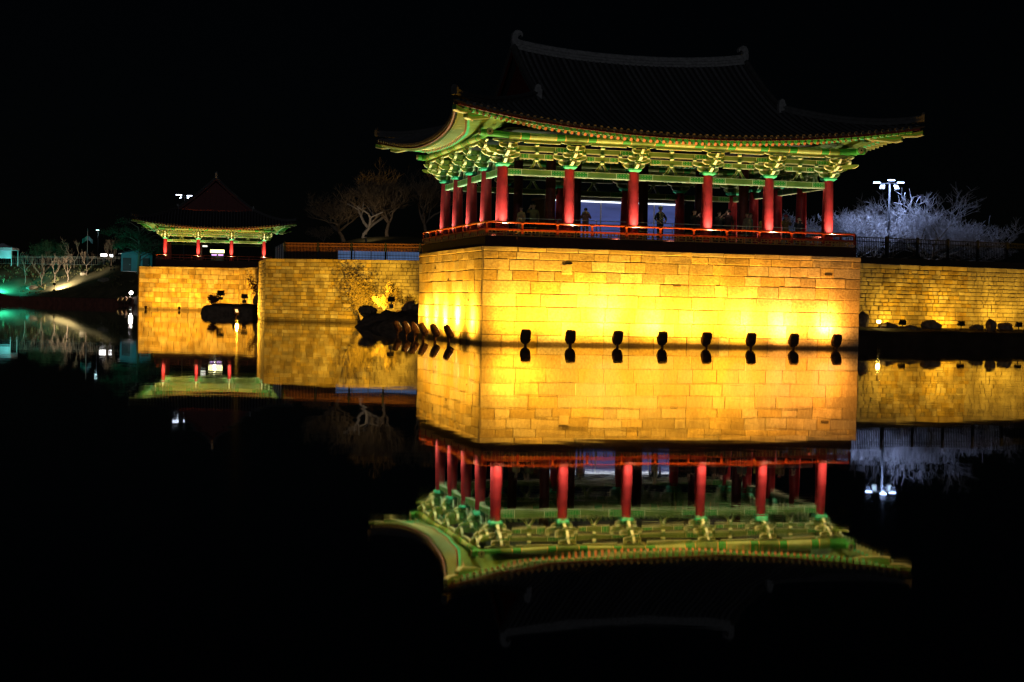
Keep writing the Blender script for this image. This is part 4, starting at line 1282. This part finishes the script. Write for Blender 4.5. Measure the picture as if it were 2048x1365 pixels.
street_lamp('street_lamp', 'single tiny far street lamp beside the dark pine', (-93.5, 345, 9.0), 7.4, [(0, -0.5, 0)], 40, (0.6, 1.0, 1.0), False, s=0.8, em=12)

GB = 'dim bare trees on the hill'
dimtwig = mat('brown_twigs', (0.22, 0.16, 0.10), 0.9, 0.3, 3)
bare_tree('bare_tree', 'dim forked bare tree with a pale leaning trunk on the hill', (-15.7, 160, 8.2), 1.3, 7.4, 1.0, 121, M['palebark'], dimtwig, levels=6, kids=3, trunk_r=0.26, group=GB, lean=(0.5, 0))
bare_tree('bare_tree', 'dim bare tree leaning left, beside the forked one on the hill', (-17.8, 161, 8.2), 0.9, 6.2, 1.1, 122, M['bark'], dimtwig, levels=6, kids=3, trunk_r=0.2, group=GB, lean=(-0.6, 0))
bare_tree('bare_tree', 'dim upright bare tree on the hill, nearest the large pavilion', (-13.1, 160, 8.2), 1.8, 7.2, 0.8, 123, M['bark'], dimtwig, levels=6, kids=3, trunk_r=0.2, group=GB, up=0.6)
bare_tree('bare_tree', 'faint bare tree on the hill behind the pavilion eave', (-9.6, 164, 8.0), 2.2, 8.4, 0.9, 124, M['bark'], dimtwig, levels=6, kids=3, trunk_r=0.2, group=GB, up=0.5)
shrub('shrub', 'low leafless shrub at the foot of the hill trees', (-19.6, 158, 8.0), (1.7, 1.0, 1.4), 125, dimtwig, 1200, 0.06, 10)
flood('small assumed garden floodlight at the foot of the hill trees', (-15.0, 155.5, 8.4), (-15.0, 161, 12), 170, (1.0, 0.74, 0.42), None, s=0.6, ang=140, glass=0.5)  # lamp assumed from the warm glow low on the trunks

# far bank: small trees, spotlight, assumed teal floodlight
GK = 'small bare trees on the far bank'
bank_trees = [(-99.3, 312, 2.3, 5.0, 'green-lit forked bare tree on the far bank, first from the photo edge'),
              (-94.7, 308, 1.4, 4.6, 'dim bushy bare tree on the far bank beside the green-lit one'),
              (-91.6, 306.5, 1.8, 4.0, 'pale slim bare tree on the far bank behind the spotlight'),
              (-88.6, 305, 1.6, 4.0, 'bright-trunked bare tree in the spotlight pool on the far bank'),
              (-89.9, 314, 1.5, 5.0, 'reddish bare tree high on the far bank above the spotlight'),
              (-84.9, 305, 1.9, 4.0, 'thin upright bare tree on the far bank past the spotlight'),
              (-82.0, 311, 1.6, 4.5, 'forked bare tree high on the far bank near the kiosk'),
              (-79.7, 304, 1.9, 4.4, 'dark bare tree on the far bank nearest the kiosk')]
for i, (x, y, th, hh, lab) in enumerate(bank_trees):
    bare_tree('bare_tree', lab, (x, y, bank_z(x, y) - 0.1), th, hh + 1.6, 0.7, 140 + i, M['bark'], M['bark'], levels=5, kids=2, trunk_r=0.09, group=GK, up=0.75, twig_r=0.014)
# tufts of dry grass and low brush over the slope, and pale stones set into it
rg = random.Random(77)
tf = MB()
for i in range(1300):
    x = rg.uniform(-112, -71); d = rg.uniform(0.6, 24)
    y = bank_edge(x) + d
    z = bank_z(x, y)
    if mnoise.noise(Vector((x * 0.16, y * 0.16, 7.7))) < -0.05: continue
    hgt = rg.uniform(0.12, 0.42) * (2.2 if rg.random() < 0.10 else 1)
    if (x + 88.6) ** 2 + (y - 303.5) ** 2 < 16: continue
    for k in range(4):
        an = rg.uniform(0, 6.283); w_ = rg.uniform(0.05, 0.16)
        e = Vector((x + math.cos(an) * hgt * 0.5, y + math.sin(an) * hgt * 0.5, z + hgt * rg.uniform(0.5, 1)))
        a_ = Vector((-math.sin(an), math.cos(an), 0)) * w_
        p0 = Vector((x, y, z - 0.05))
        tf.quad(p0 - a_, p0 + a_, e + a_ * 0.5, e - a_ * 0.5)
tag(tf.build('undergrowth', mat('dry_grass', (0.2, 0.16, 0.07), 0.9, 0.5, 0.6, color2=(0.07, 0.09, 0.03))), 'dry grass tufts and low brush covering the far bank', kind='stuff')
for i, (x, d, sz, lab) in enumerate(((-96.5, 3.2, 1.1, 'long pale stone on the far bank left of the spotlight'), (-79.0, 8.0, 1.2, 'pale boulder on the far bank below the kiosk'), (-85.6, 11.0, 0.9, 'flat pale stone high on the far bank above the spotlight pool'))):
    y = bank_edge(x) + d
    boulder('rock', lab, (x, y, bank_z(x, y) + 0.2), (sz, sz * 0.7, sz * 0.5), 300 + i, mat('pale_stone', (0.35, 0.3, 0.22), 0.9, 0.5, 2, 0.6, 5), group='stones on the far bank')
zb_ = bank_z(-89.6, 301.0)
flood('small spotlight on the far bank lighting the grass white', (-89.7, 299.9, zb_ + 1.0), (-87.6, 306.5, zb_ + 2.6), 9000, (1.0, 0.82, 0.56), None, s=1.2, ang=150, glass=4, stand=0.9)
flood('assumed teal floodlight at the water side of the far bank', (-103.5, 306.6, bank_z(-103.5, 306.6) + 0.9), (-97, 313, 5.5), 6000, (0.03, 0.75, 0.62), None, s=1.3, ang=150, glass=4, stand=0.6)  # out-of-view lamp assumed as the source of the teal light on the bank

# glaring white lamp near the small wall
t = thing('path_lamp', 'glaring white lamp on a short post by the water near the small wall', 'lamp', (-69.7, 280.2, 1.0))
mb = MB(); mb.tube([(0, 0, -0.6), (0, 0, 1.0)], 0.08, 8); mb.build('post', M['iron'], t)
mb = MB(); mb.tube([(0, -0.25, 1.4), (0, 0.1, 1.4)], 0.34, 14); mb.build('housing', M['iron'], t)
mb = MB(); mb.tube([(0, -0.33, 1.4), (0, -0.26, 1.4)], 0.30, 16); mb.build('lens', emis('white_lens', (1.0, 0.88, 0.8), 60), t)
spot((0, -0.5, 1.4), (0.5, -6, 0.2), 900, (1.0, 0.85, 0.75), 150, 0.5, 0.3, t)
for i in range(3):
    pond_lamp(['outermost', 'middle', 'innermost'][i] + ' of three orange-tipped lamps below the glaring white lamp', 'orange lamps by the glaring lamp', (-71.6 + i * 0.85, 279.5 - i * 0.2), R(100), 25, zc=1.0, s=2.0, aim=(0, 3, 1), color=(1, .45, .08))

# kiosk
t = thing('kiosk', 'small teal kiosk with gabled roof beside the small wall', 'kiosk', (-64.1, 262, 6.0), R(4))
tealm = mat('teal_kiosk_paint', (0.07, 0.26, 0.30), 0.6, 0.25, 0.8)
mb = MB(); mb.box(-2.6, 2.6, -1.5, 1.5, 0, 3.0); mb.prism([(-2.6, 3.0), (2.6, 3.0), (0, 3.6)], -1.5, 1.5); mb.build('wall', tealm, t)
for s_ in (-1, 1):
    mb = MB(); a0, a1 = (s_ * 3.0, 2.95), (0, 3.72)
    q = [(a0[0], a0[1]), (a1[0], a1[1]), (a1[0], a1[1] + 0.14), (a0[0], a0[1] + 0.14)]
    mb.prism(q if s_ < 0 else q[::-1], -1.9, 1.9); mb.build('roof_panel', M['iron'], t)
for x0, x1 in ((-2.3, -0.9), (1.0, 2.2)):
    mb = MB(); mb.box(x0, x1, -1.56, -1.5, 0.1, 2.3); d = mb.build('door', M['iron'], t)
    mb = MB(); mb.box(x1 - 0.25, x1 - 0.15, -1.62, -1.56, 1.1, 1.25); mb.build('handle', M['steel'], d)
flood('small cool floodlight assumed on the ground before the teal kiosk', (-66.5, 255.5, 6.6), (-64.1, 262, 7.5), 110, (0.5, 0.95, 1.0), None, s=0.5, ang=120, glass=0.4)  # lamp assumed here, lighting the kiosk front

# pale tent at the edge
t = thing('tent', 'pale blue canopy tent at the top of the far bank', 'tent', (-104.5, 314, 7.8))
canvas = mat('canopy_cloth', (0.55, 0.6, 0.7), 0.8, 0.2, 1.0)
for sx in (-1, 1):
    for sy in (-1, 1):
        mb = MB(); mb.tube([(sx * 2.4, sy * 2, -0.4), (sx * 2.4, sy * 2, 2.8)], 0.09, 6); mb.build('leg', M['steel'], t)
mb = MB(); mb.frustum(0, 0, 2.8, 3.3, 2.6, 2.2, 2.5, 2.1); mb.frustum(0, 0, 3.3, 4.2, 2.5, 2.1, 0.2, 0.2); mb.build('canopy', canvas, t)
mb = MB(); mb.box(-2.3, 2.3, -1.95, -1.9, 1.1, 2.7); mb.build('side_cloth', canvas, t)
point((0, 0, 2.4), 12, (0.5, 0.6, 1.0), 0.2, t)

# lit boxes, flag pole, banner signs
for (x, z, w, h, col, lab) in ((-88.1, 10.45, 1.45, 0.62, (1, 0.97, 0.95), 'wider of two white lit sign boxes beyond the far fence'), (-86.5, 10.35, 0.75, 0.6, (0.95, 0.97, 1.0), 'narrower white lit sign box beyond the far fence')):
    t = thing('sign_box', lab, 'sign', (x, 330, z - 1.2))
    mb = MB(); mb.box(-w / 2, w / 2, -0.15, 0.15, 1.2 - h / 2, 1.2 + h / 2); mb.build('case', M['steel'], t)
    mb = MB(); mb.quad((-w / 2 + .04, -0.155, 1.24 - h / 2), (w / 2 - .04, -0.155, 1.24 - h / 2), (w / 2 - .04, -0.155, 1.16 + h / 2), (-w / 2 + .04, -0.155, 1.16 + h / 2)); mb.build('face', emis('sign_face', col, 6), t)
    mb = MB(); mb.box(-0.06, 0.06, -0.06, 0.06, -1.5, 1.2 - h / 2); mb.build('post', M['steel'], t)
t = thing('flag_pole', 'flag pole with two dark limp flags beyond the far bank', 'flag pole', (-91.7, 330, 8.5))
mb = MB(); mb.tube([(0, 0, -0.5), (0, 0, 7.6)], [0.07, 0.04], 6); mb.build('pole', M['steel'], t)
for sx, c in ((-1, (0.03, 0.22, 0.2)), (1, (0.1, 0.2, 0.28))):
    mb = MB()
    for i in range(5):
        u0, u1 = i / 5, (i + 1) / 5
        f_ = lambda u: (sx * (0.05 + 1.1 * u), 0.25 * math.sin(u * 6), 6.1 - 0.9 * u)
        a_, c_ = f_(u0), f_(u1)
        mb.quad((a_[0], a_[1], a_[2] - 0.9), (c_[0], c_[1], c_[2] - 0.9), c_, a_)
    mb.build('flag', mat('flag_cloth', c, 0.8, 0.3, 2), t)

# pine
def pine(label, pos, h, w, seed, group=None):
    r = random.Random(seed)
    t = thing('pine_tree', label, 'tree', pos, 0, group)
    tr, cr = MB(), MB()
    tr.tube([(0, 0, -0.5), (0.2, 0, h * 0.4), (-0.1, 0, h * 0.85)], [0.3, 0.22, 0.08], 8)
    for i in range(26):
        z = h * r.uniform(0.35, 0.97); k = (1 - ((z / h - 0.55) / 0.5) ** 2) ** 0.5 if abs(z / h - 0.55) < 0.5 else 0.2
        an = r.uniform(0, 6.283); rad = w * k * r.uniform(0.35, 1.0)
        c = Vector((math.cos(an) * rad, math.sin(an) * rad * 0.7, z))
        tr.tube([(0, 0, z - 0.5 - rad * 0.2), c * 0.5 + Vector((0, 0, z * 0.5 - 0.2)), c], [0.07, 0.05, 0.02], 4)
        for j in range(330):
            p = c + Vector((r.gauss(0, 0.62), r.gauss(0, 0.5), r.gauss(0, 0.30)))
            d1 = Vector((r.uniform(-1, 1), r.uniform(-1, 1), r.uniform(-.2, 1))).normalized() * 0.15
            d2 = d1.cross(Vector((r.uniform(-1, 1), r.uniform(-1, 1), r.uniform(-1, 1)))).normalized() * 0.05
            cr.quad(p - d1, p + d2, p + d1, p - d2)
    tr.build('trunk', M['bark'], t); cr.build('crown', M['leaf'], t)
    return t
pine('broad dark pine with a teal glow behind the small pavilion corner', (-62.6, 256, 6.0), 8.6, 5.6, 161)
pine('smaller dark round tree beyond the far bank', (-99.5, 328, 8.0), 5.2, 3.2, 162)
flood('assumed teal floodlight under the dark pine', (-66.0, 251.5, 6.5), (-63, 256, 13.5), 500, (0.05, 0.85, 0.7), None, s=0.6, ang=150, glass=0.5)  # lamp assumed for the teal light on the pine

# ------------------------------------------------------------------ lit things behind the pavilions
def lit_screen(name, label, pos, rz, w, h, z0, panes, color, strength, topbar=True):
    t = thing(name, label, 'kiosk', (pos[0], pos[1], z0), rz)
    mb = MB(); mb.box(-0.1, w + 0.1, 0.06, 2.2, 0, h + 0.1); mb.build('body', M['iron'], t)
    mb = MB(); mb.box(-0.25, w + 0.25, -0.25, 2.4, h + 0.1, h + 0.25); mb.build('roof', M['iron'], t)
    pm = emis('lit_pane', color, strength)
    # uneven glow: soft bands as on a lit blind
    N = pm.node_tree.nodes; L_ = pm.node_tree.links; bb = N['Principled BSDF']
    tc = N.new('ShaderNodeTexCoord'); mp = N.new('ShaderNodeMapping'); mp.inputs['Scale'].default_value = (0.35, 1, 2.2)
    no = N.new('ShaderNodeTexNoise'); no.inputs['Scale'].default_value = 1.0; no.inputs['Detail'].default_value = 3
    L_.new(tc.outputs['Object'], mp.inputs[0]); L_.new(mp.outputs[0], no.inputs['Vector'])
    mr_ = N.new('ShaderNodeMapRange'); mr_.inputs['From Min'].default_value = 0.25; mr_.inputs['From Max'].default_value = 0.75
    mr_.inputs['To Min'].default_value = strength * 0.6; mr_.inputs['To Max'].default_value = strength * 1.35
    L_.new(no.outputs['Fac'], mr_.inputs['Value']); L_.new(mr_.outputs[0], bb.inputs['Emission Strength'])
    pw = w / panes
    for i in range(panes):
        mb = MB(); mb.quad((i * pw + 0.03, 0.05, 0.05), ((i + 1) * pw - 0.03, 0.05, 0.05), ((i + 1) * pw - 0.03, 0.05, h), (i * pw + 0.03, 0.05, h)); mb.build('pane', pm, t)
        mb = MB(); mb.box(i * pw - 0.03, i * pw + 0.03, 0.0, 0.055, 0, h + 0.1); mb.build('mullion', M['steel'], t)
        for zz in (h * 0.36, h * 0.62):
            mb = MB(); mb.box(i * pw + 0.03, (i + 1) * pw - 0.03, 0.01, 0.045, zz - 0.025, zz + 0.025); mb.build('transom', M['steel'], t)
    if topbar:
        mb = MB(); mb.box(0, w, -0.05, 0.0, h - 0.02, h + 0.05); mb.build('tube_light', emis('tube_light', (0.85, 0.9, 1.0), 3.0), t)
    return t
p_ = loc(8.3, 17.2)
lit_screen('blue_panels', 'blue-lit glass kiosk seen through the large pavilion', p_, A, 8.6, 3.65, 4.55, 5, (0.15, 0.22, 0.75), 0.25)
lit_screen('blue_panels', 'low pale hoarding behind the brown fence, its blue light added as glow', (-16.1, 140.5), R(-2), 7.6, 0.95, 5.5, 5, (0.2, 0.36, 0.75), 0.32, False)  # hoarding panels glow in place of lamplight falling on them

# led sign and lantern in the small pavilion
t = thing('led_sign', 'overexposed yellow-white lit signboard inside the small pavilion', 'sign', (-44.8, 232, 7.2))
mb = MB(); mb.box(-1.1, 1.1, -0.1, 0.1, 1.4, 1.95); mb.build('case', M['iron'], t)
mb = MB(); mb.quad((-1.06, -0.11, 1.44), (1.06, -0.11, 1.44), (1.06, -0.11, 1.91), (-1.06, -0.11, 1.91)); mb.build('face', emis('sign_glow', (1.0, 0.92, 0.35), 3.5), t)
for x0 in (-0.85, 0.15):
    mb = MB(); mb.quad((x0, -0.105, 0.95), (x0 + 0.75, -0.105, 0.95), (x0 + 0.75, -0.105, 1.22), (x0, -0.105, 1.22)); mb.build('screen', emis('violet_screen', (0.7, 0.35, 1.0), 2), t)
mb = MB(); mb.box(-0.95, 1.0, -0.095, 0.05, 0.0, 1.4); mb.build('stand', M['iron'], t)
point((0, -0.9, 1.5), 60, (1.0, 0.95, 0.5), 0.2, t)
t = thing('notice_board', 'small pale lit notice board hanging in the small pavilion', 'sign', (-47.6, 236, 7.2))
mb = MB(); mb.box(-0.5, 0.5, -0.04, 0.04, 2.4, 2.85); mb.build('board', M['steel'], t)
mb = MB(); mb.quad((-0.47, -0.045, 2.43), (0.47, -0.045, 2.43), (0.47, -0.045, 2.82), (-0.47, -0.045, 2.82)); mb.build('face', emis('notice_glow', (1.0, 0.97, 0.8), 1.6), t)
mb = MB(); mb.tube([(-0.3, 0, 2.85), (-0.3, 0, 4.6)], 0.015, 4); mb.tube([(0.3, 0, 2.85), (0.3, 0, 4.6)], 0.015, 4); mb.build('cord', M['iron'], t)

# pale inner barrier along the deck
t = thing('barrier', 'thin pale metal barrier along the inner edge of the pavilion deck', 'barrier', (P1[0], P1[1], 5.22), A)
mb = MB(); mb.tube([(2.2, 1.75, 0.95), (18.4, 1.75, 0.95)], 0.022, 6); mb.build('top_rail', M['steel'], t)
mb = MB(); mb.tube([(2.2, 1.75, 0.5), (18.4, 1.75, 0.5)], 0.015, 6); mb.build('middle_rail', M['steel'], t)
for i in range(9):
    mb = MB(); x = 2.2 + 16.2 * i / 8; mb.tube([(x, 1.75, 0), (x, 1.75, 0.95)], 0.022, 6); mb.build('post', M['steel'], t)

# ------------------------------------------------------------------ people on the deck
def cloth(name, c, rough=0.9):
    return mat(name, c, rough, 0.3, 9, 0.2, 30)
SKIN = mat('skin', (0.5, 0.3, 0.22), 0.6, 0.1, 8)
def person(label, x, y, rot, coat, legs, hair, h=1.68, pose='stand', hat=None, scarf=None, hood=None, phone=False, skirt=False):
    """one continuous skinned body; clothes by region, hair / hat / scarf as children; faces local +y"""
    s = h / 1.72
    J = []; E = []; Rr = []
    def v(p, r_, prev=None):
        J.append(Vector(p) * s); Rr.append(r_ if isinstance(r_, tuple) else (r_, r_))
        if prev is not None: E.append((prev, len(J) - 1))
        return len(J) - 1
    pel = v((0, 0, 0.95), (0.17, 0.13)); bel = v((0, 0, 1.12), (0.165, 0.125), pel); ch = v((0, -0.01, 1.30), (0.185, 0.125), bel)
    nb = v((0, -0.01, 1.43), (0.09, 0.08), ch); nk = v((0, 0.0, 1.50), 0.055, nb); hj = v((0, 0.02, 1.56), (0.068, 0.078), nk); hm = v((0, 0.02, 1.64), (0.078, 0.095), hj); ht = v((0, 0.005, 1.70), (0.06, 0.07), hm)
    ns = v((0, 0.122, 1.615), 0.014, hm)
    hands = []
    for sx in (-1, 1):
        sh = v((sx * 0.17, -0.01, 1.38), 0.075, ch)
        if pose == 'photo': el, wr = (sx * 0.27, 0.10, 1.17), (sx * 0.09, 0.32, 1.42)
        elif pose == 'lean': el, wr = (sx * 0.30, 0.05, 1.14), (sx * 0.17, 0.26, 1.00)
        elif pose == 'up' and sx > 0: el, wr = (0.30, 0.10, 1.30), (0.16, 0.26, 1.52)
        else: el, wr = (sx * 0.25, -0.02, 1.12), (sx * 0.25, 0.08, 0.88)
        e_ = v(el, 0.06, sh); w_ = v(wr, 0.035, e_)
        d = (Vector(wr) - Vector(el)).normalized()
        side = d.cross(Vector((sx, 0, 0.2))).normalized()
        palm = v(Vector(wr) + d * 0.07, (0.035, 0.022), w_)
        hands.append((Vector(wr) + d * 0.06) * s)
        across = d.cross(side).normalized()
        for k, ln in enumerate((0.075, 0.085, 0.08, 0.06)):
            b0 = Vector(wr) + d * 0.115 + across * (0.024 * (k - 1.5))
            f1 = v(b0, 0.010, palm); f2 = v(b0 + d * ln * 0.55 + side * 0.012, 0.009, f1); v(b0 + d * ln * 0.9 + side * 0.04, 0.008, f2)
        t1 = v(Vector(wr) + d * 0.05 + across * 0.05, 0.011, palm); v(Vector(wr) + d * 0.095 + across * 0.068 + side * 0.02, 0.009, t1)
    for sx in (-1, 1):
        hp = v((sx * 0.09, 0, 0.88), 0.105, pel); kn = v((sx * 0.10, 0.015, 0.49), 0.068, hp); an = v((sx * 0.105, -0.01, 0.09), 0.048, kn); v((sx * 0.12, 0.14, 0.045), (0.045, 0.035), an)
    me = bpy.data.meshes.new('body_cage'); me.from_pydata([tuple(p) for p in J], E, [])
    tmp = bpy.data.objects.new('body_cage', me); COL.objects.link(tmp)
    sk = tmp.modifiers.new('skin', 'SKIN'); sk.use_smooth_shade = True
    for i, d_ in enumerate(me.skin_vertices[0].data):
        d_.radius = (Rr[i][0] * s, Rr[i][1] * s); d_.use_root = (i == 0)
    tmp.modifiers.new('sub', 'SUBSURF').levels = 1
    dg = bpy.context.evaluated_depsgraph_get(); dg.update()
    bme = bpy.data.meshes.new_from_object(tmp.evaluated_get(dg))
    bpy.data.objects.remove(tmp, do_unlink=True)
    bme.name = 'body'
    bme.materials.clear()
    for m_ in (cloth('coat_cloth', coat), cloth('trouser_cloth', legs), SKIN, M['iron']): bme.materials.append(m_)
    for p in bme.polygons:
        c = p.center
        hand = min((c - q).length for q in hands) < 0.125 * s
        p.material_index = 2 if (hand or c.z > 1.475 * s) else 3 if c.z < 0.085 * s else 1 if (c.z < 0.80 * s and abs(c.x) < 0.23 * s and not skirt) else 0
    p_ = loc(x, y, 5.22)
    t = thing('person', label, 'person', p_, A + rot, 'people on the pavilion deck')
    obj('body', bme, t)
    def cap(name, m_, c, rx, ry, rz_, z_cut, front_cut, seg=12):
        mb = MB(); rows = 7
        for j in range(rows + 1):
            ph = math.pi * 0.5 * j / rows * 1.25
            for i in range(seg):
                th = 2 * math.pi * i / seg
                z = math.cos(ph) * rz_
                k = math.sin(ph)
                if math.sin(th) > 0.35 and z < front_cut: z = front_cut
                mb.v.append(((c[0] + rx * k * math.cos(th)) * s, (c[1] + ry * k * math.sin(th)) * s, (c[2] + max(z, z_cut)) * s))
        for j in range(rows):
            for i in range(seg):
                mb.f.append((j * seg + i, (j + 1) * seg + i, (j + 1) * seg + (i + 1) % seg, j * seg + (i + 1) % seg)); mb.m.append(0)
        return mb.build(name, m_, t, smooth=True)
    cap('hair', mat('hair', hair, 0.6, 0.3, 20), (0, 0.005, 1.645), 0.098, 0.112, 0.105, -0.16, 0.02)
    for sx in (-1, 1):
        mb = MB(); mb.tube([(sx * 0.032 * s, 0.108 * s, 1.632 * s), (sx * 0.032 * s, 0.118 * s, 1.632 * s)], 0.011 * s, 6); mb.build('eye', M['iron'], t)
        mb = MB(); mb.tube([(sx * 0.086 * s, 0.01 * s, 1.60 * s), (sx * 0.092 * s, 0.01 * s, 1.65 * s)], 0.018 * s, 6); mb.build('ear', SKIN, t)
    mb = MB(); mb.box(-0.024 * s, 0.024 * s, 0.105 * s, 0.114 * s, 1.565 * s, 1.575 * s); mb.build('mouth', mat('lips', (0.35, 0.1, 0.09), 0.6), t)
    if hat: cap('hat', cloth('knit_hat', hat), (0, 0.005, 1.67), 0.112, 0.125, 0.115, -0.02, -0.02)
    if hood:
        mb = MB()
        for k in range(3): mb.tube([(math.cos(a_) * (0.15 - k * 0.012) * s, (-0.03 + math.sin(a_) * 0.13) * s, (1.45 + k * 0.03) * s) for a_ in [i * 6.283 / 14 for i in range(15)]], (0.045 - k * 0.008) * s, 6)
        mb.build('hood', cloth('fur_hood', hood), t)
    if scarf:
        mb = MB(); mb.tube([(math.cos(a_) * 0.10 * s, (math.sin(a_) * 0.10) * s, 1.46 * s) for a_ in [i * 6.283 / 12 for i in range(13)]], 0.04 * s, 6)
        mb.box(-0.10 * s, -0.01 * s, 0.135 * s, 0.16 * s, 1.0 * s, 1.45 * s); mb.box(0.015 * s, 0.10 * s, 0.135 * s, 0.16 * s, 1.06 * s, 1.45 * s)
        m_ = cloth('plaid_scarf', scarf)
        N_ = m_.node_tree.nodes; L_ = m_.node_tree.links
        ck = N_.new('ShaderNodeTexChecker'); ck.inputs['Scale'].default_value = 17
        ck.inputs['Color1'].default_value = (*scarf, 1); ck.inputs['Color2'].default_value = (0.04, 0.035, 0.03, 1)
        tc_ = N_.new('ShaderNodeTexCoord'); L_.new(tc_.outputs['Object'], ck.inputs['Vector']); L_.new(ck.outputs['Color'], N_['Principled BSDF'].inputs['Base Color'])
        mb.build('scarf', m_, t)
    if phone:
        tp = Vector((0.0, 0.42, 1.46)) * s if pose == 'photo' else Vector((0.15, 0.36, 1.6)) * s
        ph = thing('phone', 'lit phone held up by the ' + phone, 'phone', loc(x, y, 0), A + rot)
        w_ = p_[2]
        mb = MB(); mb.box(-0.08, 0.08, tp.y - 0.006, tp.y + 0.006, w_ + tp.z - 0.045, w_ + tp.z + 0.045); mb.build('case', M['iron'], ph)
        mb = MB(); mb.quad((0.074, tp.y - 0.008, w_ + tp.z - 0.04), (-0.074, tp.y - 0.008, w_ + tp.z - 0.04), (-0.074, tp.y - 0.008, w_ + tp.z + 0.04), (0.074, tp.y - 0.008, w_ + tp.z + 0.04)); mb.build('screen', emis('phone_screen', (1.0, 0.8, 0.7), 3.0), ph)
        d_ = Vector((tp.x, tp.y, 0))
        spot((0, tp.y - 0.03, w_ + tp.z), (0, 0, w_ + 1.62 * s), 1.6, (1.0, 0.8, 0.7), 100, 0.5, 0.04, ph)
    return t
PI = math.pi
person('person in a knit hat, dark coat and checked scarf leaning on the barrier', 9.75, 2.05, PI, (0.03, 0.03, 0.032), (0.03, 0.03, 0.04), (0.03, 0.02, 0.015), 1.78, 'lean', hat=(0.4, 0.34, 0.25), scarf=(0.5, 0.46, 0.36))
person('person in a brown-pink coat with a fur hood, back turned, before the blue kiosk', 5.85, 2.3, -0.5, (0.26, 0.15, 0.13), (0.16, 0.1, 0.09), (0.03, 0.02, 0.015), 1.6, 'photo', hood=(0.35, 0.27, 0.14), skirt=True)
person('person in a beige coat near the corner columns', 2.75, 3.2, 2.2, (0.38, 0.27, 0.14), (0.05, 0.04, 0.04), (0.04, 0.03, 0.02), 1.6, 'stand', skirt=True)
person('taller person in an olive coat behind the beige coat', 3.65, 4.1, 2.8, (0.13, 0.12, 0.06), (0.03, 0.03, 0.03), (0.03, 0.02, 0.015), 1.84, 'up')
person('person in black with a lit face between the middle columns', 12.2, 3.5, 3.5, (0.03, 0.03, 0.03), (0.03, 0.03, 0.03), (0.03, 0.02, 0.015), 1.8, 'photo', phone='person in black between the middle columns')
person('person in a dark jacket holding a phone, beside the fourth column', 13.35, 2.95, 3.3, (0.05, 0.05, 0.05), (0.03, 0.03, 0.04), (0.03, 0.02, 0.015), 1.74, 'photo', phone='person in the dark jacket')
person('tall person with arm raised behind the dark jacket', 14.0, 3.3, 2.9, (0.06, 0.03, 0.03), (0.03, 0.03, 0.03), (0.03, 0.02, 0.015), 1.88, 'up', phone='tall person with arm raised')
person('person in a grey-brown coat, first of the group near the fifth column', 14.95, 3.0, 2.0, (0.2, 0.17, 0.13), (0.04, 0.04, 0.05), (0.03, 0.02, 0.015), 1.72)
person('person in a teal jacket in the group near the fifth column', 15.35, 3.5, 3.9, (0.05, 0.28, 0.26), (0.04, 0.04, 0.05), (0.03, 0.02, 0.015), 1.74)
person('shorter person in a mustard jacket in the group near the fifth column', 15.75, 2.7, 2.6, (0.4, 0.25, 0.06), (0.04, 0.04, 0.05), (0.03, 0.02, 0.015), 1.58)
person('person in a red hat and brown jacket past the fifth column', 17.15, 3.0, 3.2, (0.25, 0.15, 0.06), (0.03, 0.03, 0.04), (0.03, 0.02, 0.015), 1.66, 'photo', hat=(0.5, 0.05, 0.08))
person('person in dark clothes holding a phone near the last column', 18.1, 3.4, 2.9, (0.04, 0.04, 0.05), (0.03, 0.03, 0.04), (0.03, 0.02, 0.015), 1.62, 'photo', phone='person near the last column')
